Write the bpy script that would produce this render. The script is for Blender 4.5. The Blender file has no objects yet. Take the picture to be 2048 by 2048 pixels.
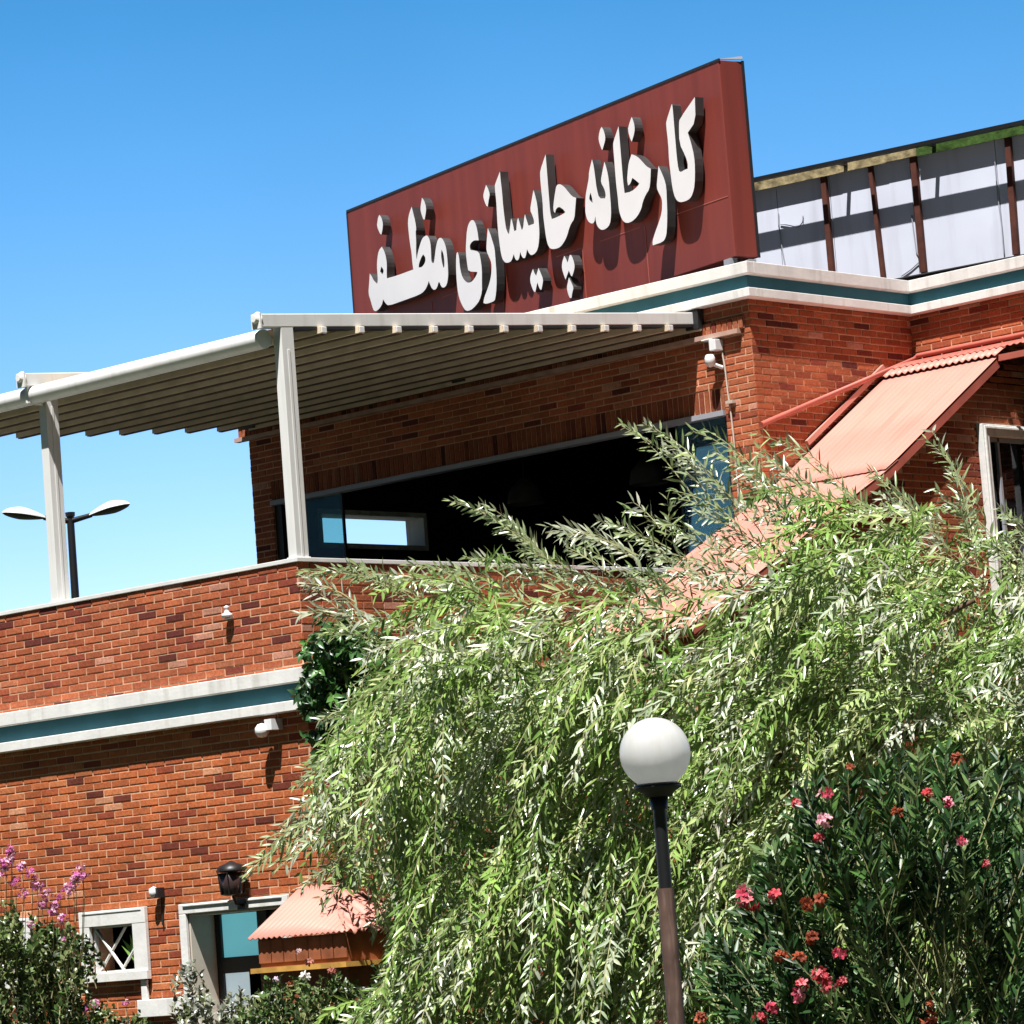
import bpy, bmesh, math, random
import numpy as np
from mathutils import Vector, Matrix
from mathutils.geometry import tessellate_polygon

random.seed(7)
RNG = np.random.default_rng(11)
SC = bpy.context.scene
COL = SC.collection

# ------------------------------------------------------------------ camera
# building frame: X along the terrace front, Y into the building, Z up, ground at 0
CAM = np.array([22.43939, -21.21239, 1.65])
YAW, PITCH, ROLL = [math.radians(a) for a in (43.2636, 6.5844, -4.3914)]
_f = np.array([-math.sin(YAW) * math.cos(PITCH), math.cos(YAW) * math.cos(PITCH), math.sin(PITCH)])
_r0 = np.array([math.cos(YAW), math.sin(YAW), 0.0])
_u0 = np.cross(_r0, _f)
_r = math.cos(ROLL) * _r0 + math.sin(ROLL) * _u0
_u = -math.sin(ROLL) * _r0 + math.cos(ROLL) * _u0
cam_data = bpy.data.cameras.new('camera')
cam_data.sensor_width = 36.0
cam_data.lens = 36.0 * 7491.5 / 2048.0
cam_data.clip_start = 0.1
cam_data.clip_end = 2000.0
cam = bpy.data.objects.new('camera', cam_data)
COL.objects.link(cam)
cam.matrix_world = Matrix(((_r[0], _u[0], -_f[0], CAM[0]), (_r[1], _u[1], -_f[1], CAM[1]),
                           (_r[2], _u[2], -_f[2], CAM[2]), (0, 0, 0, 1)))
SC.camera = cam

# ------------------------------------------------------------------ light
SUN_EL = 66.0
SUN_H = np.array([math.sin(math.radians(27)), -math.cos(math.radians(27))])   # towards the sun, horizontally
sun_dir = Vector((SUN_H[0] * math.cos(math.radians(SUN_EL)), SUN_H[1] * math.cos(math.radians(SUN_EL)),
                  math.sin(math.radians(SUN_EL))))
sun_data = bpy.data.lights.new('sun', 'SUN')
sun_data.energy = 5.0
sun_data.angle = math.radians(0.5)
sun_data.color = (1.0, 0.975, 0.94)
sun = bpy.data.objects.new('sun', sun_data)
COL.objects.link(sun)
sun.rotation_euler = sun_dir.to_track_quat('Z', 'Y').to_euler()
sun.location = (10, -20, 40)

world = bpy.data.worlds.new('World')
SC.world = world
world.use_nodes = True
wn, wl = world.node_tree.nodes, world.node_tree.links
wn.clear()
w_out = wn.new('ShaderNodeOutputWorld')
w_bg = wn.new('ShaderNodeBackground')
w_sky = wn.new('ShaderNodeTexSky')
w_sky.sky_type = 'NISHITA'
w_sky.sun_disc = False
w_sky.sun_elevation = math.radians(SUN_EL)
w_sky.sun_rotation = math.atan2(SUN_H[0], SUN_H[1])
w_sky.altitude = 0.0
w_sky.air_density = 1.0
w_sky.dust_density = 0.3
w_sky.ozone_density = 2.0
w_tc = wn.new('ShaderNodeTexCoord')
w_map = wn.new('ShaderNodeMapping')
w_map.inputs['Scale'].default_value = (1, 1, 1.9)
w_norm = wn.new('ShaderNodeVectorMath'); w_norm.operation = 'NORMALIZE'
w_hsv = wn.new('ShaderNodeHueSaturation')
w_hsv.inputs['Saturation'].default_value = 1.12
w_bg.inputs['Strength'].default_value = 0.055
wl.new(w_tc.outputs['Generated'], w_map.inputs['Vector'])
wl.new(w_map.outputs['Vector'], w_norm.inputs[0])
wl.new(w_norm.outputs['Vector'], w_sky.inputs['Vector'])
wl.new(w_sky.outputs['Color'], w_hsv.inputs['Color'])
# sky gain shaped by height: raised near the horizon, cut overhead to lower fill
w_sep = wn.new('ShaderNodeSeparateXYZ')
w_rng = wn.new('ShaderNodeMapRange'); w_rng.interpolation_type = 'SMOOTHERSTEP'
w_rng.inputs['From Min'].default_value = 0.0; w_rng.inputs['From Max'].default_value = .55
w_rng.inputs['To Min'].default_value = 2.7; w_rng.inputs['To Max'].default_value = .3
w_mul = wn.new('ShaderNodeVectorMath'); w_mul.operation = 'SCALE'
wl.new(w_tc.outputs['Generated'], w_sep.inputs['Vector'])
wl.new(w_sep.outputs['Z'], w_rng.inputs['Value'])
# and dimmed behind the camera, to keep fill light off the shaded walls
w_dot = wn.new('ShaderNodeVectorMath'); w_dot.operation = 'DOT_PRODUCT'
w_dot.inputs[1].default_value = (-.685, .728, 0)
w_az = wn.new('ShaderNodeMapRange'); w_az.interpolation_type = 'SMOOTHSTEP'
w_az.inputs['From Min'].default_value = -.1; w_az.inputs['From Max'].default_value = .75
w_mix = wn.new('ShaderNodeMix'); w_mix.data_type = 'FLOAT'; w_mix.inputs['A'].default_value = .11
wl.new(w_tc.outputs['Generated'], w_dot.inputs[0]); wl.new(w_dot.outputs['Value'], w_az.inputs['Value'])
wl.new(w_az.outputs['Result'], w_mix.inputs['Factor']); wl.new(w_rng.outputs['Result'], w_mix.inputs['B'])
wl.new(w_hsv.outputs['Color'], w_mul.inputs[0]); wl.new(w_mix.outputs['Result'], w_mul.inputs['Scale'])
w_t = wn.new('ShaderNodeMapRange')
w_t.inputs['From Min'].default_value = .09; w_t.inputs['From Max'].default_value = .25
w_tint = wn.new('ShaderNodeMix'); w_tint.data_type = 'RGBA'
w_tint.inputs['A'].default_value = (1.12, 1.0, 1.0, 1); w_tint.inputs['B'].default_value = (.50, 1.17, 1.32, 1)
w_m2 = wn.new('ShaderNodeVectorMath'); w_m2.operation = 'MULTIPLY'
wl.new(w_sep.outputs['Z'], w_t.inputs['Value']); wl.new(w_t.outputs['Result'], w_tint.inputs['Factor'])
wl.new(w_mul.outputs['Vector'], w_m2.inputs[0]); wl.new(w_tint.outputs['Result'], w_m2.inputs[1])
w_nz = wn.new('ShaderNodeTexNoise'); w_nz.inputs['Scale'].default_value = 5.0; w_nz.inputs['Detail'].default_value = 3
w_nr = wn.new('ShaderNodeMapRange'); w_nr.inputs['From Min'].default_value = .3; w_nr.inputs['From Max'].default_value = .7
w_nr.inputs['To Min'].default_value = .94; w_nr.inputs['To Max'].default_value = 1.06
w_m3 = wn.new('ShaderNodeVectorMath'); w_m3.operation = 'SCALE'
wl.new(w_tc.outputs['Generated'], w_nz.inputs['Vector']); wl.new(w_nz.outputs['Fac'], w_nr.inputs['Value'])
wl.new(w_m2.outputs['Vector'], w_m3.inputs[0]); wl.new(w_nr.outputs['Result'], w_m3.inputs['Scale'])
wl.new(w_m3.outputs['Vector'], w_bg.inputs['Color'])
wl.new(w_bg.outputs['Background'], w_out.inputs['Surface'])

SC.view_settings.view_transform = 'Standard'
SC.view_settings.look = 'None'
SC.view_settings.gamma = 1.0
SC.view_settings.exposure = 0.85

SC.cycles.diffuse_bounces = 1

# ------------------------------------------------------------------ helpers
def ray(px, py):
    return ((px - 1024) * _r - (py - 1024) * _u + 7491.5 * _f) / 7491.5

def at(px, py, depth):
    return CAM + depth * ray(px, py)

def on_x(px, py, x):
    d = ray(px, py); return CAM + (x - CAM[0]) / d[0] * d

def on_y(px, py, y):
    d = ray(px, py); return CAM + (y - CAM[1]) / d[1] * d

def link(o, parent=None):
    COL.objects.link(o)
    if parent is not None:
        o.parent = parent
        o.matrix_parent_inverse = Matrix.Translation(-Vector(parent.location))
    return o

def thing(name, label, cat, loc=(0, 0, 0), group=None):
    o = bpy.data.objects.new(name, None)
    o.empty_display_size = 0.3
    o.location = loc
    COL.objects.link(o)
    o['label'] = label; o['category'] = cat
    if group: o['group'] = group
    return o

def tag(o, label, cat, group=None):
    o['label'] = label; o['category'] = cat
    if group: o['group'] = group
    return o

class MB:
    """collects shapes (world coordinates) and links them as ONE mesh object"""
    def __init__(self):
        self.v = []; self.f = []; self.m = []; self.c = []; self.smooth = []
        self.col = None
    def add(self, verts, faces, mi=0, smooth=False):
        b = len(self.v)
        self.v += [tuple(map(float, p)) for p in verts]
        for f in faces:
            self.f.append([b + i for i in f]); self.m.append(mi); self.smooth.append(smooth)
            self.c.append(self.col)
        return self
    def box(self, x0, x1, y0, y1, z0, z1, mi=0):
        v = [(x0, y0, z0), (x1, y0, z0), (x1, y1, z0), (x0, y1, z0), (x0, y0, z1), (x1, y0, z1), (x1, y1, z1), (x0, y1, z1)]
        return self.add(v, [(0, 3, 2, 1), (4, 5, 6, 7), (0, 1, 5, 4), (1, 2, 6, 5), (2, 3, 7, 6), (3, 0, 4, 7)], mi)
    def obox(self, O, ex, ey, ez, r, mi=0):
        O, ex, ey, ez = [np.array(a, float) for a in (O, ex, ey, ez)]
        x0, x1, y0, y1, z0, z1 = r
        P = lambda a, b, c: O + ex * a + ey * b + ez * c
        v = [P(x0, y0, z0), P(x1, y0, z0), P(x1, y1, z0), P(x0, y1, z0), P(x0, y0, z1), P(x1, y0, z1), P(x1, y1, z1), P(x0, y1, z1)]
        fs = [(0, 3, 2, 1), (4, 5, 6, 7), (0, 1, 5, 4), (1, 2, 6, 5), (2, 3, 7, 6), (3, 0, 4, 7)]
        if np.dot(np.cross(ex, ey), ez) < 0: fs = [f[::-1] for f in fs]
        return self.add(v, fs, mi)
    def beam(self, a, b, w, h, up=(0, 0, 1), mi=0):
        a, b = np.array(a, float), np.array(b, float)
        d = b - a; L = np.linalg.norm(d); d /= L
        s = np.cross(d, np.array(up, float)); s /= np.linalg.norm(s)
        t = np.cross(s, d)
        return self.obox(a, d, s, t, (0, L, -w / 2, w / 2, -h / 2, h / 2), mi)
    def tube(self, pts, rad, n=10, mi=0, cap=True, smooth=True):
        pts = [np.array(p, float) for p in pts]
        if not hasattr(rad, '__len__'): rad = [rad] * len(pts)
        rings = []
        t0 = pts[1] - pts[0]; t0 /= np.linalg.norm(t0)
        ref = np.array([0, 0, 1.0]) if abs(t0[2]) < .9 else np.array([1.0, 0, 0])
        s = np.cross(t0, ref); s /= np.linalg.norm(s)
        verts = []
        for i, p in enumerate(pts):
            t = pts[min(i + 1, len(pts) - 1)] - pts[max(i - 1, 0)]
            t /= np.linalg.norm(t) + 1e-12
            s = s - t * np.dot(s, t); s /= np.linalg.norm(s) + 1e-12
            q = np.cross(t, s)
            for k in range(n):
                a = 2 * math.pi * k / n
                verts.append(p + rad[i] * (math.cos(a) * s + math.sin(a) * q))
        faces = []
        for i in range(len(pts) - 1):
            for k in range(n):
                k2 = (k + 1) % n
                faces.append((i * n + k, i * n + k2, (i + 1) * n + k2, (i + 1) * n + k))
        self.add(verts, faces, mi, smooth)
        if cap:
            b = len(pts) - 1
            self.add(verts[:n], [tuple(range(n))[::-1]], mi)
            self.add(verts[b * n:], [tuple(range(n))], mi)
        return self
    def lathe(self, prof, c, n=24, mi=0):
        """prof: list of (radius, z) from bottom to top, around vertical axis through c"""
        verts = []; faces = []
        for r, z in prof:
            for k in range(n):
                a = 2 * math.pi * k / n
                verts.append((c[0] + r * math.cos(a), c[1] + r * math.sin(a), c[2] + z))
        for i in range(len(prof) - 1):
            for k in range(n):
                k2 = (k + 1) % n
                faces.append((i * n + k, i * n + k2, (i + 1) * n + k2, (i + 1) * n + k))
        return self.add(verts, faces, mi, True)
    def build(self, name, mats, parent=None, bevel=0.0):
        me = bpy.data.meshes.new(name)
        me.from_pydata(self.v, [], self.f)
        if not isinstance(mats, (list, tuple)): mats = [mats]
        for m in mats: me.materials.append(m)
        me.polygons.foreach_set('material_index', self.m)
        me.polygons.foreach_set('use_smooth', self.smooth)
        if any(c is not None for c in self.c):
            at_ = me.attributes.new('tint', 'FLOAT_COLOR', 'FACE')
            a = np.array([(c if c is not None else (.5, .5, .5)) for c in self.c], dtype=np.float32)
            at_.data.foreach_set('color', np.hstack([a, np.ones((len(a), 1), np.float32)]).ravel())
        me.update()
        o = bpy.data.objects.new(name, me)
        link(o, parent)
        if bevel:
            b = o.modifiers.new('bevel', 'BEVEL'); b.width = bevel; b.segments = 2; b.limit_method = 'ANGLE'
        return o

# ------------------------------------------------------------------ materials
def new_mat(name):
    m = bpy.data.materials.new(name); m.use_nodes = True
    nt = m.node_tree
    return m, nt.nodes, nt.links, nt.nodes['Principled BSDF']

def plain(name, col, rough=.6, spec=.4, metal=0.0, var=.12, scale=6.0, bump=0.0, bscale=60.0, streak=None, dirt=(.5, .45, .38), damt=.5, glow=0.0):
    m, n, l, p = new_mat(name)
    p.inputs['Roughness'].default_value = rough
    p.inputs['Specular IOR Level'].default_value = spec
    p.inputs['Metallic'].default_value = metal
    tc = n.new('ShaderNodeTexCoord')
    mp = n.new('ShaderNodeMapping')
    l.new(tc.outputs['Object'], mp.inputs['Vector'])
    nz = n.new('ShaderNodeTexNoise'); nz.inputs['Scale'].default_value = scale
    nz.inputs['Detail'].default_value = 6
    l.new(mp.outputs['Vector'], nz.inputs['Vector'])
    rp = n.new('ShaderNodeValToRGB')
    rp.color_ramp.elements[0].position = .3; rp.color_ramp.elements[1].position = .7
    rp.color_ramp.elements[0].color = (*[c * (1 - var) for c in col], 1)
    rp.color_ramp.elements[1].color = (*[min(1, c * (1 + var * .6)) for c in col], 1)
    l.new(nz.outputs['Fac'], rp.inputs['Fac'])
    colour = rp.outputs['Color']
    if streak:
        m3 = n.new('ShaderNodeMapping'); m3.inputs['Scale'].default_value = streak
        l.new(tc.outputs['Object'], m3.inputs['Vector'])
        n3 = n.new('ShaderNodeTexNoise'); n3.inputs['Scale'].default_value = 1.0; n3.inputs['Detail'].default_value = 7
        l.new(m3.outputs['Vector'], n3.inputs['Vector'])
        r3 = n.new('ShaderNodeMapRange'); r3.inputs['From Min'].default_value = .52; r3.inputs['From Max'].default_value = .72
        r3.inputs['To Max'].default_value = damt
        l.new(n3.outputs['Fac'], r3.inputs['Value'])
        mx = n.new('ShaderNodeMix'); mx.data_type = 'RGBA'
        mx.inputs['B'].default_value = (*dirt, 1)
        l.new(r3.outputs['Result'], mx.inputs['Factor']); l.new(colour, mx.inputs['A'])
        colour = mx.outputs['Result']
    l.new(colour, p.inputs['Base Color'])
    if glow:
        p.inputs['Emission Strength'].default_value = glow
        l.new(colour, p.inputs['Emission Color'])
    if bump:
        n2 = n.new('ShaderNodeTexNoise'); n2.inputs['Scale'].default_value = bscale
        b = n.new('ShaderNodeBump'); b.inputs['Strength'].default_value = bump; b.inputs['Distance'].default_value = .01
        l.new(tc.outputs['Object'], n2.inputs['Vector'])
        l.new(n2.outputs['Fac'], b.inputs['Height']); l.new(b.outputs['Normal'], p.inputs['Normal'])
    return m

def tinted(name, rough, spec=.3, noise=.25, nscale=40.0, transl=0.0, bump=0.0):
    """colour from the per-face 'tint' attribute, broken up by noise"""
    m, n, l, p = new_mat(name)
    p.inputs['Roughness'].default_value = rough
    p.inputs['Specular IOR Level'].default_value = spec
    a = n.new('ShaderNodeAttribute'); a.attribute_name = 'tint'
    tc = n.new('ShaderNodeTexCoord')
    nz = n.new('ShaderNodeTexNoise'); nz.inputs['Scale'].default_value = nscale; nz.inputs['Detail'].default_value = 5
    l.new(tc.outputs['Object'], nz.inputs['Vector'])
    mr = n.new('ShaderNodeMapRange')
    mr.inputs['From Min'].default_value = .3; mr.inputs['From Max'].default_value = .7
    mr.inputs['To Min'].default_value = 1 - noise; mr.inputs['To Max'].default_value = 1 + noise
    l.new(nz.outputs['Fac'], mr.inputs['Value'])
    mx = n.new('ShaderNodeVectorMath'); mx.operation = 'SCALE'
    nb = n.new('ShaderNodeTexNoise'); nb.inputs['Scale'].default_value = 1.7; nb.inputs['Detail'].default_value = 4
    mb_ = n.new('ShaderNodeMapping'); mb_.inputs['Scale'].default_value = (1.6, 1.6, .45)
    l.new(tc.outputs['Object'], mb_.inputs['Vector']); l.new(mb_.outputs['Vector'], nb.inputs['Vector'])
    m2 = n.new('ShaderNodeMapRange')
    m2.inputs['From Min'].default_value = .3; m2.inputs['From Max'].default_value = .7
    m2.inputs['To Min'].default_value = .82; m2.inputs['To Max'].default_value = 1.16
    mm = n.new('ShaderNodeMath'); mm.operation = 'MULTIPLY'
    l.new(nb.outputs['Fac'], m2.inputs['Value']); l.new(mr.outputs['Result'], mm.inputs[0]); l.new(m2.outputs['Result'], mm.inputs[1])
    l.new(a.outputs['Color'], mx.inputs[0]); l.new(mm.outputs['Value'], mx.inputs['Scale'])
    l.new(mx.outputs['Vector'], p.inputs['Base Color'])
    if bump:
        b = n.new('ShaderNodeBump'); b.inputs['Strength'].default_value = bump; b.inputs['Distance'].default_value = .005
        l.new(nz.outputs['Fac'], b.inputs['Height']); l.new(b.outputs['Normal'], p.inputs['Normal'])
    if transl:
        t = n.new('ShaderNodeBsdfTranslucent')
        l.new(mx.outputs['Vector'], t.inputs['Color'])
        ms = n.new('ShaderNodeMixShader'); ms.inputs['Fac'].default_value = transl
        out = n['Material Output']
        l.new(p.outputs['BSDF'], ms.inputs[1]); l.new(t.outputs['BSDF'], ms.inputs[2])
        l.new(ms.outputs['Shader'], out.inputs['Surface'])
    return m

M = {}
M['brick'] = tinted('brick', .9, .2, .22, 45.0, bump=.5)
M['mortar'] = plain('mortar', (.68, .40, .255), .95, .1, var=.25, scale=9, bump=.3)
M['white'] = plain('white_paint', (.82, .81, .78), .6, .3, var=.10, scale=5, bump=.15, bscale=30, streak=(9, 9, .8), dirt=(.42, .39, .33), damt=.45)
M['coping'] = plain('coping_paint', (.78, .78, .76), .7, .3, var=.15, scale=4)
M['teal'] = plain('teal_band', (.05, .185, .24), .6, .3, var=.2, scale=3, bump=.1)
M['cream'] = plain('cream_metal', (.80, .80, .78), .4, .5, var=.06, scale=2, streak=(12, 12, .9), dirt=(.56, .54, .48), damt=.4)
M['tan'] = plain('tan_bar', (.78, .63, .47), .6, .3, var=.2, scale=4)
M['alu'] = plain('grey_aluminium', (.35, .36, .40), .45, .5, var=.06)
M['darkmetal'] = plain('dark_metal', (.02, .02, .022), .5, .5, var=.1)
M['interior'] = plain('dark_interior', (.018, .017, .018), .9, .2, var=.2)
M['letter'] = plain('letter_face', (.80, .80, .84), .5, .3, var=.05, scale=2)
M['letter_side'] = plain('letter_side', (.05, .05, .052), .35, .5, var=.3, scale=5)
M['salmon'] = plain('salmon_sheet', (.62, .27, .215), .5, .4, var=.10, scale=1.2, streak=(7, .6, .6), dirt=(.46, .17, .125), damt=.55)
M['redmetal'] = plain('red_metal', (.50, .13, .095), .5, .4, var=.2, scale=4)
M['rust'] = plain('rusty_post', (.10, .035, .025), .8, .2, var=.3, scale=9)
M['shedwall'] = plain('shed_wall', (.68, .71, .83), .7, .2, var=.07, scale=1.5, streak=(7, 7, .6), dirt=(.45, .46, .52), damt=.4)
M['fascia'] = plain('weathered_fascia', (.36, .29, .16), .9, .1, var=.7, scale=9, bump=.6, bscale=25)
M['moss'] = plain('moss', (.055, .105, .025), .95, .1, var=.6, scale=9, bump=.6, bscale=30)
M['globe'] = plain('white_globe', (.83, .83, .81), .3, .5, var=.05, scale=4, streak=(14, 14, 3), dirt=(.62, .59, .53), damt=.5)
def globe_mat():
    m, n, l, p = new_mat('opal_globe')
    p.inputs['Base Color'].default_value = (.84, .84, .83, 1); p.inputs['Roughness'].default_value = .25
    t = n.new('ShaderNodeBsdfTranslucent'); t.inputs['Color'].default_value = (.92, .92, .92, 1)
    ms = n.new('ShaderNodeMixShader'); ms.inputs['Fac'].default_value = .5
    tc = n.new('ShaderNodeTexCoord'); mp = n.new('ShaderNodeMapping'); mp.inputs['Scale'].default_value = (14, 14, 3)
    nz = n.new('ShaderNodeTexNoise'); nz.inputs['Scale'].default_value = 1.0; nz.inputs['Detail'].default_value = 6
    rp = n.new('ShaderNodeValToRGB')
    rp.color_ramp.elements[0].position = .35; rp.color_ramp.elements[0].color = (.86, .86, .85, 1)
    rp.color_ramp.elements[1].position = .75; rp.color_ramp.elements[1].color = (.70, .68, .62, 1)
    l.new(tc.outputs['Object'], mp.inputs['Vector']); l.new(mp.outputs['Vector'], nz.inputs['Vector'])
    l.new(nz.outputs['Fac'], rp.inputs['Fac']); l.new(rp.outputs['Color'], p.inputs['Base Color'])
    l.new(p.outputs['BSDF'], ms.inputs[1]); l.new(t.outputs['BSDF'], ms.inputs[2])
    l.new(ms.outputs['Shader'], n['Material Output'].inputs['Surface'])
    return m
M['globe'] = globe_mat()
M['black'] = plain('black_paint', (.012, .012, .014), .45, .5, var=.2)
M['brownpole'] = plain('brown_paint', (.12, .07, .055), .6, .4, var=.3, scale=8, streak=(30, 30, 6), dirt=(.25, .17, .13), damt=.6)
M['lampwhite'] = plain('lamp_housing', (.82, .83, .84), .4, .5, var=.04)
M['bark'] = plain('bark', (.16, .11, .075), .95, .1, var=.4, scale=14, bump=.8, bscale=40)
M['twig'] = plain('twig', (.36, .35, .17), .8, .2, var=.3, scale=14)
M['gapshade'] = plain('brown_gap_shade', (.10, .07, .05), .7, .2)  # colour of the added strips that imitate shaded gaps under the bars
M['blue'] = plain('blue_glow_panel', (.25, .80, .92), .6, .3, var=.05, scale=2, glow=.22)  # added glow stands in for daylight through the panel
M['paleblue'] = plain('pale_blue_glow', (.70, .88, .97), .6, .3, var=.08, scale=4, glow=.25)  # glow put in for daylight showing through, no lamp here
M['booth'] = plain('booth_wood', (.30, .10, .045), .7, .3, var=.35, scale=7)
M['gold'] = plain('gold_trim', (.60, .33, .08), .5, .4, var=.3, scale=9)
M['leaf'] = tinted('willow_leaf', .27, .7, .15, 8.0, transl=.30)
M['oleander'] = tinted('oleander_leaf', .42, .5, .15, 8.0, transl=.12)
M['broad'] = tinted('creeper_leaf', .35, .5, .15, 8.0, transl=.12)
M['petal'] = tinted('petal', .6, .2, .1, 20.0, transl=.25)
M['roofslab'] = plain('roof_concrete', (.08, .075, .07), .9, .1, var=.2, scale=2)
M['ground'] = plain('ground', (.045, .055, .028), .95, .1, var=.5, scale=.9, bump=.8, bscale=9, streak=(.35, .35, .35), dirt=(.10, .085, .06), damt=.8)

def sign_red():
    m, n, l, p = new_mat('red_sign_sheet')
    p.inputs['Roughness'].default_value = .55
    tc = n.new('ShaderNodeTexCoord')
    mp = n.new('ShaderNodeMapping'); mp.inputs['Scale'].default_value = (6, 6, .35)
    l.new(tc.outputs['Object'], mp.inputs['Vector'])
    nz = n.new('ShaderNodeTexNoise'); nz.inputs['Scale'].default_value = 1.2; nz.inputs['Detail'].default_value = 8
    l.new(mp.outputs['Vector'], nz.inputs['Vector'])
    rp = n.new('ShaderNodeValToRGB')
    e = rp.color_ramp.elements
    e[0].position = .3; e[0].color = (.180, .030, .023, 1)
    e[1].position = .72; e[1].color = (.235, .042, .030, 1)
    l.new(nz.outputs['Fac'], rp.inputs['Fac'])
    l.new(rp.outputs['Color'], p.inputs['Base Color'])
    return m
M['sign'] = sign_red()

def fabric_mat():
    m, n, l, p = new_mat('pergola_fabric')
    p.inputs['Base Color'].default_value = (.50, .36, .22, 1); p.inputs['Roughness'].default_value = .8
    t = n.new('ShaderNodeBsdfTranslucent'); t.inputs['Color'].default_value = (.55, .38, .22, 1)
    ms = n.new('ShaderNodeMixShader'); ms.inputs['Fac'].default_value = .06
    l.new(p.outputs['BSDF'], ms.inputs[1]); l.new(t.outputs['BSDF'], ms.inputs[2])
    l.new(ms.outputs['Shader'], n['Material Output'].inputs['Surface'])
    return m
M['fabric'] = fabric_mat()

def glass_mat(name, tint, diff_col, ffac, refl):
    m, n, l, p = new_mat(name)
    n.remove(p)
    tr = n.new('ShaderNodeBsdfTransparent'); tr.inputs['Color'].default_value = (*tint, 1)
    df = n.new('ShaderNodeBsdfDiffuse'); df.inputs['Color'].default_value = (*diff_col, 1)
    gl = n.new('ShaderNodeBsdfGlossy'); gl.inputs['Roughness'].default_value = .02
    gl.inputs['Color'].default_value = (.9, .95, 1, 1)
    m1 = n.new('ShaderNodeMixShader'); m1.inputs['Fac'].default_value = ffac
    ms = n.new('ShaderNodeMixShader'); ms.inputs['Fac'].default_value = refl
    l.new(tr.outputs['BSDF'], m1.inputs[1]); l.new(df.outputs['BSDF'], m1.inputs[2])
    l.new(m1.outputs['Shader'], ms.inputs[1]); l.new(gl.outputs['BSDF'], ms.inputs[2])
    l.new(ms.outputs['Shader'], n['Material Output'].inputs['Surface'])
    return m
M['glass'] = glass_mat('tinted_glass', (.72, 1.0, .93), (.10, .25, .40), .27, .06)  # blue diffuse part painted in for the sky's reflection
M['darkglass'] = glass_mat('dark_glass', (.25, .27, .3), (.1, .1, .12), .1, .06)

# ------------------------------------------------------------------ bricks
BL, BH = .240, .0655          # module of one brick with its joint
BRICKS = [(.44, .125, .056), (.40, .108, .049), (.42, .118, .053), (.45, .150, .074), (.34, .085, .042),
          (.25, .056, .034), (.14, .034, .026), (.52, .24, .165)]
BW = [.22, .22, .22, .10, .10, .07, .045, .025]

def brick_panel(mb, O, ex, L, z0, z1, n, holes=(), top=None, dark=1.0, hue=(1, 1, 1)):
    """bricks laid on a vertical plane: O at (0, z=0), ex along the wall, n outward. holes = (a0,a1,z0,z1);
    top = function of the position along the wall giving its upper edge"""
    O, ex, n = np.array(O, float), np.array(ex, float), np.array(n, float)
    row = 0
    z = z0
    joint = .0128
    while z < z1 - .02:
        zt = min(z + BH - joint, z1)
        a = -(BL / 2) * (row % 2) + random.uniform(-.012, .012)
        while a < L:
            b0, b1 = max(a, 0), min(a + BL - joint, L)
            a += BL
            if b1 - b0 < .03: continue
            segs = [(b0, b1)]
            for h in holes:
                if zt > h[2] + .005 and z < h[3] - .005:
                    new = []
                    for s0, s1 in segs:
                        if s1 <= h[0] or s0 >= h[1]: new.append((s0, s1)); continue
                        if s0 < h[0]: new.append((s0, h[0]))
                        if s1 > h[1]: new.append((h[1], s1))
                    segs = new
            for s0, s1 in segs:
                if s1 - s0 < .025: continue
                zt_ = zt
                if top is not None:
                    zt_ = min(zt, min(top(s0), top(s1)))
                    if zt_ - z < .012: continue
                c = np.array(random.choices(BRICKS, BW)[0]) * random.uniform(.82, 1.15) * dark * np.array(hue)
                mb.col = tuple(c)
                d = .0075 + random.uniform(-.002, .002)
                j = [random.uniform(-.0022, .0022) for _ in range(4)]
                e = .003
                P = lambda s, zz, dd: O + ex * s + n * dd + np.array([0, 0, zz])
                za, zb = z + j[0], zt_ + j[1]
                sa, sb = s0 + j[2], s1 + j[3]
                v = [P(sa, za, -.01), P(sb, za, -.01), P(sb, zb, -.01), P(sa, zb, -.01),
                     P(sa + e, za + e, d), P(sb - e, za + e, d), P(sb - e, zb - e, d), P(sa + e, zb - e, d),
                     P(sa, za, d - e), P(sb, za, d - e), P(sb, zb, d - e), P(sa, zb, d - e)]
                fs = [(4, 5, 6, 7), (8, 9, 5, 4), (9, 10, 6, 5), (10, 11, 7, 6), (11, 8, 4, 7),
                      (0, 1, 9, 8), (1, 2, 10, 9), (2, 3, 11, 10), (3, 0, 8, 11)]
                if np.dot(np.cross(ex, np.array([0, 0, 1.0])), n) < 0: fs = [f[::-1] for f in fs]
                mb.add(v, fs, 0)
        z += BH; row += 1
    mb.col = None

def soldier_course(mb, O, ex, L, z0, z1, n, w=.066, dark=1.0):
    O, ex, n = np.array(O, float), np.array(ex, float), np.array(n, float)
    a = 0.0
    while a < L - .03:
        c = np.array(random.choices(BRICKS, BW)[0]) * random.uniform(.8, 1.1) * dark
        mb.col = tuple(c)
        mb.obox(O, ex, n, (0, 0, 1), (a, min(a + w - .014, L), -.01, .008 + random.uniform(0, .003), z0, z1))
        a += w
    mb.col = None

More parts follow.
